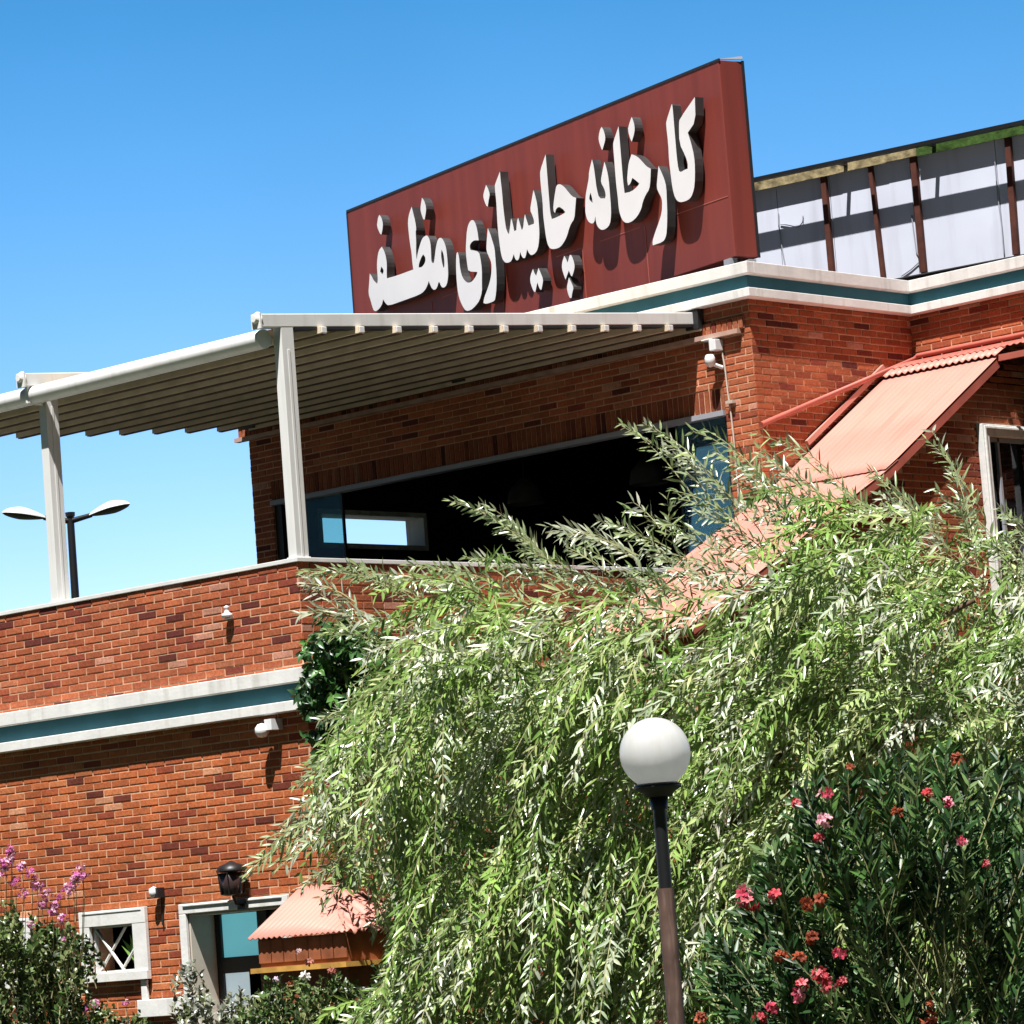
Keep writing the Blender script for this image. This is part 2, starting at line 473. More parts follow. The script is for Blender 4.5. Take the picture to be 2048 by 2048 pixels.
LETTERS = [
  [[(-0.25,-0.31),(-0.27,-0.54),(-0.41,-0.62),(-0.37,-0.73),(-0.34,-0.86),(-0.34,-0.98),(-0.37,-1.14),(-0.41,-1.21),(-0.46,-1.25),(-0.54,-1.26),(-0.64,-1.25),(-0.7,-1.2),(-0.73,-1.1),(-0.74,-0.98),(-0.75,-0.82),(-0.74,-0.65),(-0.75,-0.47),(-0.74,-0.43),(-0.63,-0.29),(-0.62,-0.31),(-0.62,-0.42),(-0.62,-0.62),(-0.62,-0.8),(-0.61,-0.94),(-0.58,-0.97),(-0.52,-0.96),(-0.46,-0.96),(-0.45,-0.91),(-0.48,-0.83),(-0.56,-0.69),(-0.54,-0.5),(-0.52,-0.46)]],
  [[(-0.93,-0.83),(-0.89,-0.9),(-0.85,-0.98),(-0.83,-1.06),(-0.84,-1.2),(-0.85,-1.32),(-0.88,-1.48),(-0.91,-1.54),(-0.96,-1.57),(-1.13,-1.57),(-1.13,-1.53),(-1.08,-1.46),(-1.0,-1.37),(-0.94,-1.29),(-0.92,-1.21),(-0.92,-1.15),(-0.96,-1.09),(-0.99,-1.03),(-0.96,-0.93)]],
  [[(-1.36,-0.62),(-1.27,-0.66),(-1.19,-0.73),(-1.13,-0.79),(-1.06,-0.83),(-1.08,-0.93),(-1.11,-1.02),(-1.18,-1.06),(-1.24,-1.12),(-1.27,-1.18),(-1.35,-1.24),(-1.44,-1.27),(-1.53,-1.27),(-1.59,-1.24),(-1.63,-1.18),(-1.65,-1.1),(-1.65,-0.99),(-1.66,-0.86),(-1.66,-0.7),(-1.66,-0.57),(-1.66,-0.47),(-1.65,-0.43),(-1.54,-0.3),(-1.54,-0.37),(-1.54,-0.52),(-1.54,-0.68),(-1.54,-0.83),(-1.53,-0.97),(-1.41,-0.98),(-1.3,-0.95),(-1.27,-0.93),(-1.32,-0.89),(-1.38,-0.85),(-1.42,-0.9),(-1.46,-0.91),(-1.47,-0.85),(-1.45,-0.78),(-1.42,-0.69)]],
  [[(-1.31,-0.26),(-1.29,-0.29),(-1.27,-0.36),(-1.28,-0.42),(-1.34,-0.5),(-1.36,-0.47),(-1.39,-0.37),(-1.36,-0.32)]],
  [[(-1.83,-0.24),(-1.8,-0.28),(-1.78,-0.35),(-1.79,-0.39),(-1.85,-0.47),(-1.87,-0.44),(-1.9,-0.36),(-1.89,-0.31),(-1.86,-0.26)]],
  [[(-2.04,-0.52),(-2.02,-0.59),(-2.01,-0.7),(-2.0,-0.83),(-1.97,-0.93),(-1.87,-0.95),(-1.85,-0.92),(-1.87,-0.85),(-1.92,-0.78),(-1.9,-0.72),(-1.83,-0.59),(-1.8,-0.67),(-1.78,-0.78),(-1.78,-0.91),(-1.78,-1.05),(-1.79,-1.14),(-1.82,-1.22),(-1.89,-1.25),(-1.97,-1.25),(-2.03,-1.21),(-2.06,-1.15),(-2.06,-1.09),(-2.09,-1.15),(-2.14,-1.15),(-2.2,-1.11),(-2.23,-1.03),(-2.22,-0.94),(-2.2,-0.85),(-2.16,-0.77),(-2.12,-0.69),(-2.11,-0.63)],[(-2.11,-0.84),(-2.09,-0.91),(-2.09,-0.95),(-2.14,-0.91),(-2.14,-0.88)]],
  [[(-2.64,-0.64),(-2.57,-0.68),(-2.51,-0.74),(-2.44,-0.81),(-2.37,-0.84),(-2.4,-0.94),(-2.43,-1.04),(-2.49,-1.07),(-2.54,-1.12),(-2.58,-1.18),(-2.64,-1.23),(-2.72,-1.27),(-2.82,-1.27),(-2.9,-1.25),(-2.94,-1.2),(-2.96,-1.12),(-2.97,-1.01),(-2.98,-0.88),(-2.97,-0.76),(-2.98,-0.61),(-2.98,-0.48),(-2.97,-0.43),(-2.85,-0.29),(-2.85,-0.35),(-2.85,-0.53),(-2.85,-0.72),(-2.85,-0.89),(-2.83,-0.96),(-2.73,-0.96),(-2.61,-0.95),(-2.58,-0.94),(-2.62,-0.9),(-2.69,-0.86),(-2.75,-0.88),(-2.76,-0.91),(-2.78,-0.9),(-2.79,-0.86),(-2.77,-0.79),(-2.73,-0.7),(-2.7,-0.64)]],
  [[(-2.66,-1.37),(-2.63,-1.41),(-2.61,-1.45),(-2.56,-1.38),(-2.53,-1.39),(-2.49,-1.48),(-2.5,-1.54),(-2.55,-1.6),(-2.57,-1.59),(-2.6,-1.53),(-2.67,-1.61),(-2.69,-1.57),(-2.72,-1.49),(-2.71,-1.43)]],
  [[(-2.61,-1.6),(-2.57,-1.66),(-2.54,-1.72),(-2.57,-1.76),(-2.59,-1.81),(-2.62,-1.81),(-2.65,-1.75),(-2.66,-1.69),(-2.63,-1.64)]],
  [[(-3.71,-0.28),(-3.71,-0.36),(-3.7,-0.49),(-3.7,-0.65),(-3.69,-0.78),(-3.68,-0.88),(-3.65,-0.94),(-3.63,-0.95),(-3.6,-0.88),(-3.57,-0.8),(-3.55,-0.84),(-3.53,-0.94),(-3.49,-0.94),(-3.47,-0.86),(-3.44,-0.82),(-3.42,-0.87),(-3.39,-0.96),(-3.36,-0.94),(-3.33,-0.85),(-3.31,-0.81),(-3.29,-0.87),(-3.26,-0.94),(-3.16,-0.94),(-3.15,-0.91),(-3.18,-0.84),(-3.21,-0.79),(-3.17,-0.7),(-3.12,-0.6),(-3.1,-0.65),(-3.07,-0.76),(-3.07,-0.91),(-3.07,-1.03),(-3.09,-1.13),(-3.12,-1.2),(-3.17,-1.24),(-3.25,-1.25),(-3.29,-1.22),(-3.32,-1.17),(-3.36,-1.25),(-3.4,-1.25),(-3.43,-1.22),(-3.45,-1.17),(-3.48,-1.24),(-3.53,-1.25),(-3.56,-1.21),(-3.57,-1.17),(-3.62,-1.23),(-3.67,-1.24),(-3.74,-1.23),(-3.79,-1.18),(-3.81,-1.11),(-3.82,-1.01),(-3.83,-0.9),(-3.83,-0.75),(-3.82,-0.58),(-3.83,-0.41),(-3.81,-0.38)]],
  [[(-3.24,-1.39),(-3.22,-1.44),(-3.19,-1.47),(-3.14,-1.4),(-3.11,-1.45),(-3.07,-1.53),(-3.09,-1.58),(-3.12,-1.63),(-3.15,-1.61),(-3.18,-1.54),(-3.23,-1.63),(-3.26,-1.62),(-3.3,-1.54),(-3.31,-1.49),(-3.29,-1.44)]],
  [[(-3.99,-0.36),(-3.96,-0.4),(-3.93,-0.47),(-3.96,-0.52),(-3.99,-0.59),(-4.02,-0.57),(-4.06,-0.48),(-4.05,-0.44),(-4.02,-0.4)]],
  [[(-4.02,-0.81),(-3.98,-0.88),(-3.95,-0.96),(-3.92,-1.04),(-3.92,-1.15),(-3.92,-1.3),(-3.94,-1.45),(-3.98,-1.56),(-4.01,-1.58),(-4.16,-1.58),(-4.21,-1.56),(-4.19,-1.51),(-4.11,-1.43),(-4.04,-1.34),(-4.01,-1.26),(-4.0,-1.18),(-4.03,-1.12),(-4.08,-1.04),(-4.06,-0.94)]],
  [[(-4.3,-0.66),(-4.25,-0.7),(-4.22,-0.79),(-4.21,-0.9),(-4.3,-0.88),(-4.37,-0.9),(-4.39,-0.93),(-4.38,-0.97),(-4.33,-0.98),(-4.22,-1.02),(-4.2,-1.1),(-4.19,-1.21),(-4.21,-1.35),(-4.22,-1.44),(-4.28,-1.52),(-4.36,-1.56),(-4.46,-1.59),(-4.56,-1.58),(-4.62,-1.51),(-4.67,-1.42),(-4.69,-1.31),(-4.69,-1.18),(-4.68,-1.06),(-4.66,-0.95),(-4.63,-0.94),(-4.61,-0.99),(-4.61,-1.09),(-4.59,-1.19),(-4.55,-1.25),(-4.48,-1.3),(-4.39,-1.3),(-4.3,-1.25),(-4.28,-1.22),(-4.45,-1.18),(-4.46,-1.13),(-4.47,-1.04),(-4.47,-0.95),(-4.45,-0.86),(-4.42,-0.75),(-4.37,-0.68)]],
  [[(-6.43,-0.82),(-6.39,-0.86),(-6.36,-0.91),(-6.29,-0.96),(-6.27,-0.92),(-6.27,-0.85),(-6.27,-0.77),(-6.25,-0.69),(-6.21,-0.61),(-6.14,-0.58),(-6.1,-0.63),(-6.07,-0.7),(-6.06,-0.79),(-6.08,-0.89),(-6.08,-0.94),(-5.89,-0.95),(-5.58,-0.95),(-5.53,-0.95),(-5.54,-0.87),(-5.54,-0.77),(-5.56,-0.65),(-5.57,-0.52),(-5.57,-0.42),(-5.53,-0.34),(-5.47,-0.28),(-5.45,-0.35),(-5.42,-0.45),(-5.41,-0.54),(-5.43,-0.56),(-5.43,-0.66),(-5.45,-0.77),(-5.45,-0.86),(-5.41,-0.78),(-5.34,-0.69),(-5.29,-0.65),(-5.21,-0.64),(-5.17,-0.68),(-5.15,-0.74),(-5.15,-0.83),(-5.16,-0.93),(-5.14,-0.96),(-5.11,-0.96),(-5.08,-0.89),(-5.05,-0.81),(-5.0,-0.73),(-4.94,-0.72),(-4.89,-0.76),(-4.85,-0.84),(-4.84,-0.95),(-4.84,-1.07),(-4.85,-1.16),(-4.89,-1.24),(-4.95,-1.26),(-5.0,-1.24),(-5.03,-1.18),(-5.05,-1.18),(-5.08,-1.23),(-5.14,-1.25),(-5.19,-1.22),(-5.22,-1.17),(-5.24,-1.13),(-5.27,-1.17),(-5.34,-1.22),(-5.45,-1.24),(-5.78,-1.24),(-6.09,-1.24),(-6.15,-1.2),(-6.19,-1.15),(-6.23,-1.21),(-6.33,-1.25),(-6.4,-1.24),(-6.43,-1.18),(-6.45,-1.12),(-6.49,-1.03),(-6.46,-0.93)],[(-6.18,-0.79),(-6.14,-0.83),(-6.14,-0.86),(-6.17,-0.88),(-6.21,-0.84)],[(-5.31,-0.83),(-5.27,-0.87),(-5.28,-0.92),(-5.35,-0.96),(-5.42,-0.95),(-5.41,-0.91),(-5.35,-0.85)],[(-4.94,-0.85),(-4.91,-0.9),(-4.9,-0.98),(-4.91,-1.04),(-4.93,-1.05),(-4.95,-0.99),(-4.96,-0.91)]],
  [[(-5.25,-0.23),(-5.21,-0.27),(-5.18,-0.35),(-5.2,-0.41),(-5.23,-0.47),(-5.26,-0.46),(-5.3,-0.36),(-5.29,-0.31)]],
  [[(-6.14,-0.23),(-6.1,-0.27),(-6.08,-0.34),(-6.1,-0.4),(-6.13,-0.45),(-6.16,-0.43),(-6.21,-0.34),(-6.19,-0.29),(-6.17,-0.25)]]]

# ------------------------------------------------------------------ setting
g = MB()
N = 24
gv = []
for j in range(N + 1):
    for i in range(N + 1):
        x = -300 + 600 * i / N; y = -300 + 600 * j / N
        gv.append((x, y, 0.0))
g.add(gv, [(j * (N + 1) + i, j * (N + 1) + i + 1, (j + 1) * (N + 1) + i + 1, (j + 1) * (N + 1) + i) for j in range(N) for i in range(N)])
go = g.build('ground', M['ground'])
go['kind'] = 'structure'

def slab_with_holes(mb, O, ex, L, z0, z1, n, t, holes=(), mi=0, top=None):
    """wall core of thickness t behind the plane, left open at the holes"""
    O, ex, n = np.array(O, float), np.array(ex, float), np.array(n, float)
    cuts = sorted({0.0, L} | {min(max(h[0], 0), L) for h in holes} | {min(max(h[1], 0), L) for h in holes})
    for a0, a1 in zip(cuts[:-1], cuts[1:]):
        spans = [(z0, z1)]
        for h in holes:
            if h[0] < (a0 + a1) / 2 < h[1]:
                new = []
                for s0, s1 in spans:
                    if h[2] > s0: new.append((s0, min(s1, h[2])))
                    if h[3] < s1: new.append((max(s0, h[3]), s1))
                spans = [s for s in new if s[1] - s[0] > 1e-4]
        for s0, s1 in spans:
            mb.obox(O, ex, -n, (0, 0, 1), (a0, a1, -.002, t, s0, s1), mi)

# ------------------------------------------------------------------ brick building
bld = thing('brick_building', 'two storey orange brick building with white and teal cornices and a roof terrace',
            'building', (-3, 3, 0))
# openings of the lower front wall, measured along X from -9
W1 = (-2.905, -2.332, 1.68, 2.088)
W0 = (-4.465, -3.892, 1.68, 2.088)
W2 = (-1.635, -.45, .95, 2.125)
X0 = -9.0
holes = [(h[0] - X0, h[1] - X0, h[2], h[3]) for h in (W0, W1, W2)]
m = MB()
slab_with_holes(m, (X0, 0, 0), (1, 0, 0), 9.0, 0, 4.93, (0, -1, 0), .22, holes, 1)
brick_panel(m, (X0, 0, 0), (1, 0, 0), 9.0, .0, 3.70, (0, -1, 0), holes, hue=(1.06, 1.06, .86))
brick_panel(m, (X0, 0, 0), (1, 0, 0), 9.0, 4.0275, 4.931, (0, -1, 0))
m.obox((0, .22, 0), (0, 1, 0), (-1, 0, 0), (0, 0, 1), (0, 5.2, -.002, .22, 0, 4.93), 1)
brick_panel(m, (0, 0, 0), (0, 1, 0), 5.4, .0, 3.70, (1, 0, 0))
brick_panel(m, (0, 0, 0), (0, 1, 0), 5.4, 4.0275, 4.931, (1, 0, 0))
m.build('terrace_wall', [M['brick'], M['mortar']], bld)
m = MB(); m.box(X0, -.23, .23, 11.0, 3.95, 4.10)
m.build('terrace_floor', M['roofslab'], bld)
m = MB()
m.box(X0, .022, -.022, .25, 4.932, 4.968); m.box(-.25, .022, .25, 5.38, 4.932, 4.968)
m.build('coping', M['coping'], bld, bevel=.004)

def cornice_bands(path_boxes, name_white, name_teal, bands_white, bands_teal):
    m = MB()
    for z0, z1, p in bands_white: path_boxes(m, z0, z1, p)
    m.build(name_white, M['white'], bld, bevel=.006)
    m = MB()
    for z0, z1, p in bands_teal: path_boxes(m, z0, z1, p)
    m.build(name_teal, M['teal'], bld)
def lower_path(m, z0, z1, p):
    m.box(X0, p, -p, -.003, z0, z1)
    m.box(.003, p, -.003, 5.39, z0, z1)
def upper_path(m, z0, z1, p):
    m.box(-6.40, .6 + p, 5.4 - p, 5.397, z0, z1)
    m.box(.603, .6 + p, 5.397, 7.85 - p, z0, z1)
    m.box(.603, 6.5, 7.85 - p, 7.847, z0, z1)
cornice_bands(lower_path, 'cornice', 'frieze', [(3.702, 3.788, .115), (3.935, 4.052, .105)], [(3.79, 3.933, .03)])
cornice_bands(upper_path, 'cornice', 'frieze', [(7.432, 7.518, .115), (7.652, 7.767, .105)], [(7.52, 7.65, .03)])

# upper storey walls
XL = -6.32
WIN = (-6.02, .225, 4.10, 6.445)
hw = [(WIN[0] - XL, WIN[1] - XL, WIN[2], WIN[3])]
hb = [(WIN[0] - XL, WIN[1] - XL, 4.0, 6.665)]
m = MB()
slab_with_holes(m, (XL, 5.4, 0), (1, 0, 0), 6.92, 4.10, 7.43, (0, -1, 0), .24, hw, 1)
brick_panel(m, (XL, 5.4, 0), (1, 0, 0), 6.92, 4.11, 7.43, (0, -1, 0), hb)
soldier_course(m, (WIN[0], 5.4, 0), (1, 0, 0), WIN[1] - WIN[0], 6.455, 6.652, (0, -1, 0), dark=.7)
m.obox((.6, 5.64, 0), (0, 1, 0), (-1, 0, 0), (0, 0, 1), (0, 2.21, -.002, .24, 0, 7.43), 1)
brick_panel(m, (.6, 5.4, 0), (0, 1, 0), 2.45, 3.0, 7.43, (1, 0, 0))
m.obox((.36, 7.85, 0), (1, 0, 0), (0, 1, 0), (0, 0, 1), (.242, 6.14, -.002, .24, 0, 7.43), 1)
brick_panel(m, (.6, 7.85, 0), (1, 0, 0), 5.9, .0, 7.43, (0, -1, 0))
# left flank with the window one sees right through the room
OP = (6.13, 7.66, 6.03, 6.345)
slab_with_holes(m, (XL, 5.64, 0), (0, 1, 0), 5.4, 4.10, 7.43, (-1, 0, 0), .24, [(OP[0] - 5.64, OP[1] - 5.64, OP[2], OP[3])], 1)
m.box(XL, 6.5, 11.04, 11.28, 4.1, 7.43, 1)
m.build('upper_wall', [M['brick'], M['mortar']], bld)
m = MB(); m.box(XL + .01, .595, 5.41, 11.28, 7.435, 7.74); m.box(.595, 6.5, 7.86, 11.28, 7.435, 7.74)
m.build('roof', M['roofslab'], bld)
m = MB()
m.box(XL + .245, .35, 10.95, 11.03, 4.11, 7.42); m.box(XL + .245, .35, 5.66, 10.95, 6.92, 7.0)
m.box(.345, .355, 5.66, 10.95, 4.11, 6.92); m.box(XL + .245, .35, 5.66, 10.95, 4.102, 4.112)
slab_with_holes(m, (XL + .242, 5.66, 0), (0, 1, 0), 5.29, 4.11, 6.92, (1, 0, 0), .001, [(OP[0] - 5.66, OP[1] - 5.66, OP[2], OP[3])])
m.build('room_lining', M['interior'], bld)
# frame of the flank window
m = MB()
m.box(XL - .02, XL + .26, OP[1] - .004, OP[1] + .05, OP[2] - .05, OP[3] + .05)
m.box(XL - .02, XL + .26, OP[0] - .05, OP[0] + .004, OP[2] - .05, OP[3] + .05)
m.box(XL - .02, XL + .26, OP[0] + .004, OP[1] - .004, OP[3] - .004, OP[3] + .05)
m.box(XL - .02, XL + .26, OP[0] + .004, OP[1] - .004, OP[2] - .05, OP[2] + .004)
m.build('flank_window_frame', M['white'], bld)
# corbelled soldier band with pale ledge
m = MB()
soldier_course(m, (-6.44, 5.372, 0), (1, 0, 0), 6.98, 7.175, 7.275, (0, -1, 0), dark=.8)
m.box(-6.44, .54, 5.373, 5.399, 7.17, 7.28, 1)
m.build('corbel_band', [M['brick'], M['mortar']], bld)
m = MB(); m.box(-6.47, .50, 5.325, 5.396, 7.125, 7.168)
m.build('corbel_ledge', plain('pale_ledge', (.52, .34, .27), .9, .1, var=.2), bld)
# big terrace window: head, jambs, panes
gz = MB()
gz.box(WIN[0], WIN[1], 5.355, 5.47, 6.395, 6.443)
win = gz.build('terrace_window_frame', M['alu'], bld)
for j in ((WIN[0], WIN[0] + .10, 5.42, 5.50), (WIN[0] + .20, WIN[0] + .24, 5.42, 5.46), (-5.045, -5.025, 5.44, 5.47), (-.455, -.43, 5.44, 5.47), (.185, .224, 5.42, 5.50)):
    m = MB(); m.box(*j, 4.12, 6.394); m.build('window_jamb', M['darkmetal'], win)
m = MB(); m.box(WIN[0] + .24, -5.045, 5.45, 5.456, 4.13, 6.39); m.build('pane', M['glass'], win)
m = MB(); m.box(-.43, .185, 5.45, 5.456, 4.13, 6.39); m.build('pane', M['glass'], win)

# lattice windows, lower left
for dx in (0.0, -1.56):
    m = MB()
    m.box(-3.036 + dx, -2.155 + dx, -.05, -.012, 2.088, 2.222); m.box(-3.036 + dx, -2.155 + dx, -.065, -.012, 1.605, 1.68)
    m.box(-3.036 + dx, -2.905 + dx, -.048, -.012, 1.68, 2.088); m.box(-2.332 + dx, -2.155 + dx, -.048, -.012, 1.68, 2.088)
    m.box(-2.985 + dx, -2.20 + dx, -.056, -.05, 2.196, 2.212)
    wf = m.build('lattice_window_frame', M['white'], bld, bevel=.005)
    m = MB()
    m.box(-2.903 + dx, -2.885 + dx, .0, .04, 1.682, 2.086); m.box(-2.352 + dx, -2.334 + dx, .0, .04, 1.682, 2.086)
    m.box(-2.885 + dx, -2.352 + dx, .0, .04, 2.07, 2.086); m.box(-2.885 + dx, -2.352 + dx, .0, .04, 1.682, 1.70)
    for a, b, y in (((-2.87, 1.70), (-2.50, 2.07), .028), ((-2.58, 1.70), (-2.352, 1.92), .028), ((-2.88, 2.065), (-2.54, 1.70), .012)):
        m.beam((a[0] + dx, y, a[1]), (b[0] + dx, y, b[1]), .012, .026, up=(0, -1, 0))
    m.build('lattice', M['white'], wf)
# the lower storey is closed: outer walls and a dark room behind the windows
m = MB()
m.box(X0, X0 + .22, .22, 11.28, 0, 3.94); m.box(X0 + .22, 6.5, 11.29, 11.5, 0, 7.43); m.box(6.26, 6.5, 8.09, 11.28, 0, 7.43); m.box(-.22, .36, 5.65, 5.9, 0, 4.08)
m.build('rear_wall', M['booth'], bld)
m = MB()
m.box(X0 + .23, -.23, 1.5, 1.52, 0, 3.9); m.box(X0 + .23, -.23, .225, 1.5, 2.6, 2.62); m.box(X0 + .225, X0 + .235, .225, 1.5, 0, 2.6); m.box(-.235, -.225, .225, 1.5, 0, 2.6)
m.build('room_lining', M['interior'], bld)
# second opening with blue panels
m = MB()
m.box(-1.722, -.36, -.045, -.012, 2.125, 2.21); m.box(-1.722, -1.635, -.045, -.012, .95, 2.125); m.box(-.45, -.36, -.045, -.012, .95, 2.125)
m.box(-1.66, -.42, -.058, -.045, 2.185, 2.205)
df = m.build('blue_window_frame', M['white'], bld, bevel=.006)
m = MB(); m.box(-1.634, -1.615, -.01, .26, .952, 2.123); m.box(-1.615, -.452, -.01, .26, 2.105, 2.123)
m.build('window_reveal', plain('beige_reveal', (.62, .56, .47), .8, .2), df)
m = MB()
m.box(-1.614, -1.545, .262, .31, .952, 2.10); m.box(-1.08, -.96, .262, .31, .952, 2.10); m.box(-1.545, -1.08, .262, .31, 1.60, 1.735)
m.box(-.96, -.455, .29, .31, .952, 2.10)
m.build('sash', M['darkmetal'], df)
m = MB(); m.box(-1.545, -1.08, .285, .29, 1.735, 2.10); m.build('glow_panel', M['blue'], df)  # panel glows by added emission, as if daylit
m = MB(); m.box(-1.545, -1.25, .285, .29, .96, 1.60); m.build('glow_panel', M['paleblue'], df)
m = MB(); m.box(-2.33, -1.60, -.05, -.013, 1.28, 1.43); m.box(-2.275, -2.20, -.04, -.013, 1.43, 1.60)
m.build('plinth_band', M['white'], bld, bevel=.005)

# ------------------------------------------------------------------ stair annex
ann = thing('stair_annex', 'brick stair annex with a steep salmon corrugated metal roof', 'annex', (1.2, 5, 0))
def zroof(y):
    if y > 5.5: return 5.66 + (y - 5.5) * .616
    return 5.66 + (y - 5.5) * .50
YB = 2.7
AW = (6.985 - YB, 7.835 - YB, 4.15, 6.13)
m = MB()
ys = np.linspace(YB, 7.84, 30)
for a, b in zip(ys[:-1], ys[1:]):
    za = zroof(a) - .07
    zb = zroof(b) - .07
    if b > 7.0:
        continue
    m.add([(1.66, a, 0), (1.9, a, 0), (1.9, b, 0), (1.66, b, 0), (1.66, a, za), (1.9, a, za), (1.9, b, zb), (1.66, b, zb)],
          [(0, 3, 2, 1), (4, 5, 6, 7), (0, 1, 5, 4), (1, 2, 6, 5), (2, 3, 7, 6), (3, 0, 4, 7)], 1)
    yl = b
za, zb = zroof(yl) - .07, zroof(7.84) - .07
m.box(1.66, 1.9, yl, 7.84, 0, 4.15, 1); m.box(1.66, 1.9, yl, 7.84, 6.13, za, 1)
brick_panel(m, (1.9, YB, 0), (0, 1, 0), 7.84 - YB, 0, 6.9, (1, 0, 0), [AW], top=lambda s: zroof(YB + s) - .07, dark=.85)
m.obox((.62, YB, 0), (1, 0, 0), (0, 1, 0), (0, 0, 1), (0, 1.03, -.002, .22, 0, zroof(YB) - .1), 1)
brick_panel(m, (.62, YB, 0), (1, 0, 0), 1.26, 0, zroof(YB) - .12, (0, -1, 0))
m.build('wall', [M['brick'], M['mortar']], ann)
m = MB()
fy0, fy1 = 6.985, 7.835
m.box(1.905, 1.975, fy0, fy0 + .10, 4.15, 6.13); m.box(1.905, 1.975, fy1 - .10, fy1, 4.15, 6.13)
m.box(1.905, 1.975, fy0 + .1, fy1 - .1, 6.02, 6.13); m.box(1.905, 1.975, fy0 + .1, fy1 - .1, 4.15, 4.25)
m.box(1.90, 1.99, fy0 + .02, fy0 + .045, 4.17, 6.11); m.box(1.90, 1.99, fy0 + .045, fy1 - .02, 6.085, 6.11)
aw = m.build('window_frame', M['white'], ann, bevel=.005)
m = MB(); m.box(1.85, 1.855, fy0 + .1, fy1 - .1, 4.25, 6.02); m.build('pane', M['darkglass'], aw)
m = MB(); m.box(1.87, 1.90, 7.30, 7.33, 4.25, 6.02); m.box(1.87, 1.90, fy0 + .1, fy0 + .13, 4.25, 6.02); m.box(1.87, 1.90, fy0 + .13, fy1 - .1, 5.98, 6.02)
m.build('sash', M['alu'], aw)

def corrugated(x0, x1, prof, pitch=.076, amp=.0016, wob=0.0):
    """sheet whose ribs run along prof (list of (y, z)), ribs counted along X"""
    nx = int((x1 - x0) / pitch * 8)
    mb = MB(); vs = []
    for (y, z) in prof:
        for i in range(nx + 1):
            x = x0 + (x1 - x0) * i / nx
            vs.append((x, y + wob * math.sin(x * 9), z + amp * math.sin(2 * math.pi * (x - x0) / pitch) + wob * math.sin(x * 5 + y)))
    fs = [(j * (nx + 1) + i, j * (nx + 1) + i + 1, (j + 1) * (nx + 1) + i + 1, (j + 1) * (nx + 1) + i) for j in range(len(prof) - 1) for i in range(nx)]
    mb.add(vs, fs, 0, True)
    return mb
prof = [(y, zroof(y) + .004 * math.sin(y * 3)) for y in np.linspace(2.55, 5.62, 16)]
o = corrugated(.645, 2.006, prof).build('roof', M['salmon'], ann)
s = o.modifiers.new('thickness', 'SOLIDIFY'); s.thickness = .004
prof = [(y, zroof(y) + .017) for y in np.linspace(5.42, 7.34, 10)]
o = corrugated(.645, 2.006, prof).build('roof', M['salmon'], ann)
s = o.modifiers.new('thickness', 'SOLIDIFY'); s.thickness = .004
prof = [(7.25, 6.792), (7.34, 6.842), (7.43, 6.885)]
o = corrugated(.65, 2.02, prof, amp=.011).build('roof', M['salmon'], ann)
s = o.modifiers.new('thickness', 'SOLIDIFY'); s.thickness = .004
prof = [(7.40, 6.882), (7.50, 6.92), (7.65, 6.955), (7.83, 6.99)]
o = corrugated(.655, 4.2, prof, amp=.007).build('roof', M['redmetal'], ann)
s = o.modifiers.new('thickness', 'SOLIDIFY'); s.thickness = .004
m = MB()
for x in (.67, 1.985):                                             # edge channels under the sheet
    for y0, y1 in ((2.6, 5.5), (5.5, 7.3)):
        m.beam((x, y0, zroof(y0) - .055), (x, y1, zroof(y1) - .055), .035, .075)
m.box(1.99, 4.2, 7.285, 7.33, 6.73, 6.79)
m.box(.65, 1.97, 2.58, 2.61, zroof(2.6) - .10, zroof(2.6) - .02)
m.build('edge_channel', M['redmetal'], ann)
m = MB()
m.tube([(.64, 5.39, 6.245), (.645, 7.80, 7.0), (.70, 7.81, 7.03)], .026, 10)
m.tube([(.68, 7.81, 7.03), (4.2, 7.81, 7.03)], .024, 10)
m.build('edge_pipe', M['redmetal'], ann)
m = MB()
m.beam((.632, 6.05, 6.10), (.632, 7.32, 6.90), .03, .05)
m.build('side_flashing', M['salmon'], ann)

# ------------------------------------------------------------------ pergola
per = thing('terrace_pergola', 'white metal pergola with a tan retractable fabric roof above the terrace', 'pergola', (0, 0, 4.965))
for x in (0.0, -3.1, -6.2):
    m = MB()
    m.box(x - .10, x - .002, 0, .14, 4.970, 6.92)
    m.box(x - .002, x + .004, .055, .085, 4.98, 6.72)
    m.box(x - .112, x + .010, -.010, .15, 4.969, 4.978)
    m.build('post', M['cream'], per, bevel=.006)
    m = MB()
    m.beam((x - .05, -.22, 6.945), (x - .05, 5.31, 7.345), .10, .115)
    rf = m.build('rafter', M['cream'], per, bevel=.008)
    m = MB(); m.tube([(x - .05, -.262, 6.965), (x - .05, -.215, 6.965)], [.03, .062], 12)
    m.box(x - .105, x + .005, -.235, -.218, 6.88, 7.01)
    m.build('rafter_cap', M['white'], rf)
    m = MB(); m.beam((x - .052, .16, 6.945 + .38 * .0723 - .068), (x - .052, 5.29, 6.945 + 5.51 * .0723 - .068), .105, .022)
    if x == 0.0: m.build('dark_gap_strip', M['darkmetal'], rf)  # added dark strip in place of the dark gap under the rafter
    m = MB(); m.box(x - .10, x + .06, 5.30, 5.385, 7.24, 7.42); m.build('wall_bracket', M['darkmetal'], rf)
m = MB()
m.tube([(-6.20, -.10, 6.815), (-.103, -.10, 6.815)], .082, 24)
m.build('gutter', M['cream'], per)
for xa in (-3.1, -6.2):
    m = MB(); m.box(xa - .055, xa - .02, -.190, -.004, 6.728, 6.905); m.build('gutter_bracket', M['cream'], per, bevel=.012)
ZB = lambda y: 6.905 + .0712 * (y - .454)
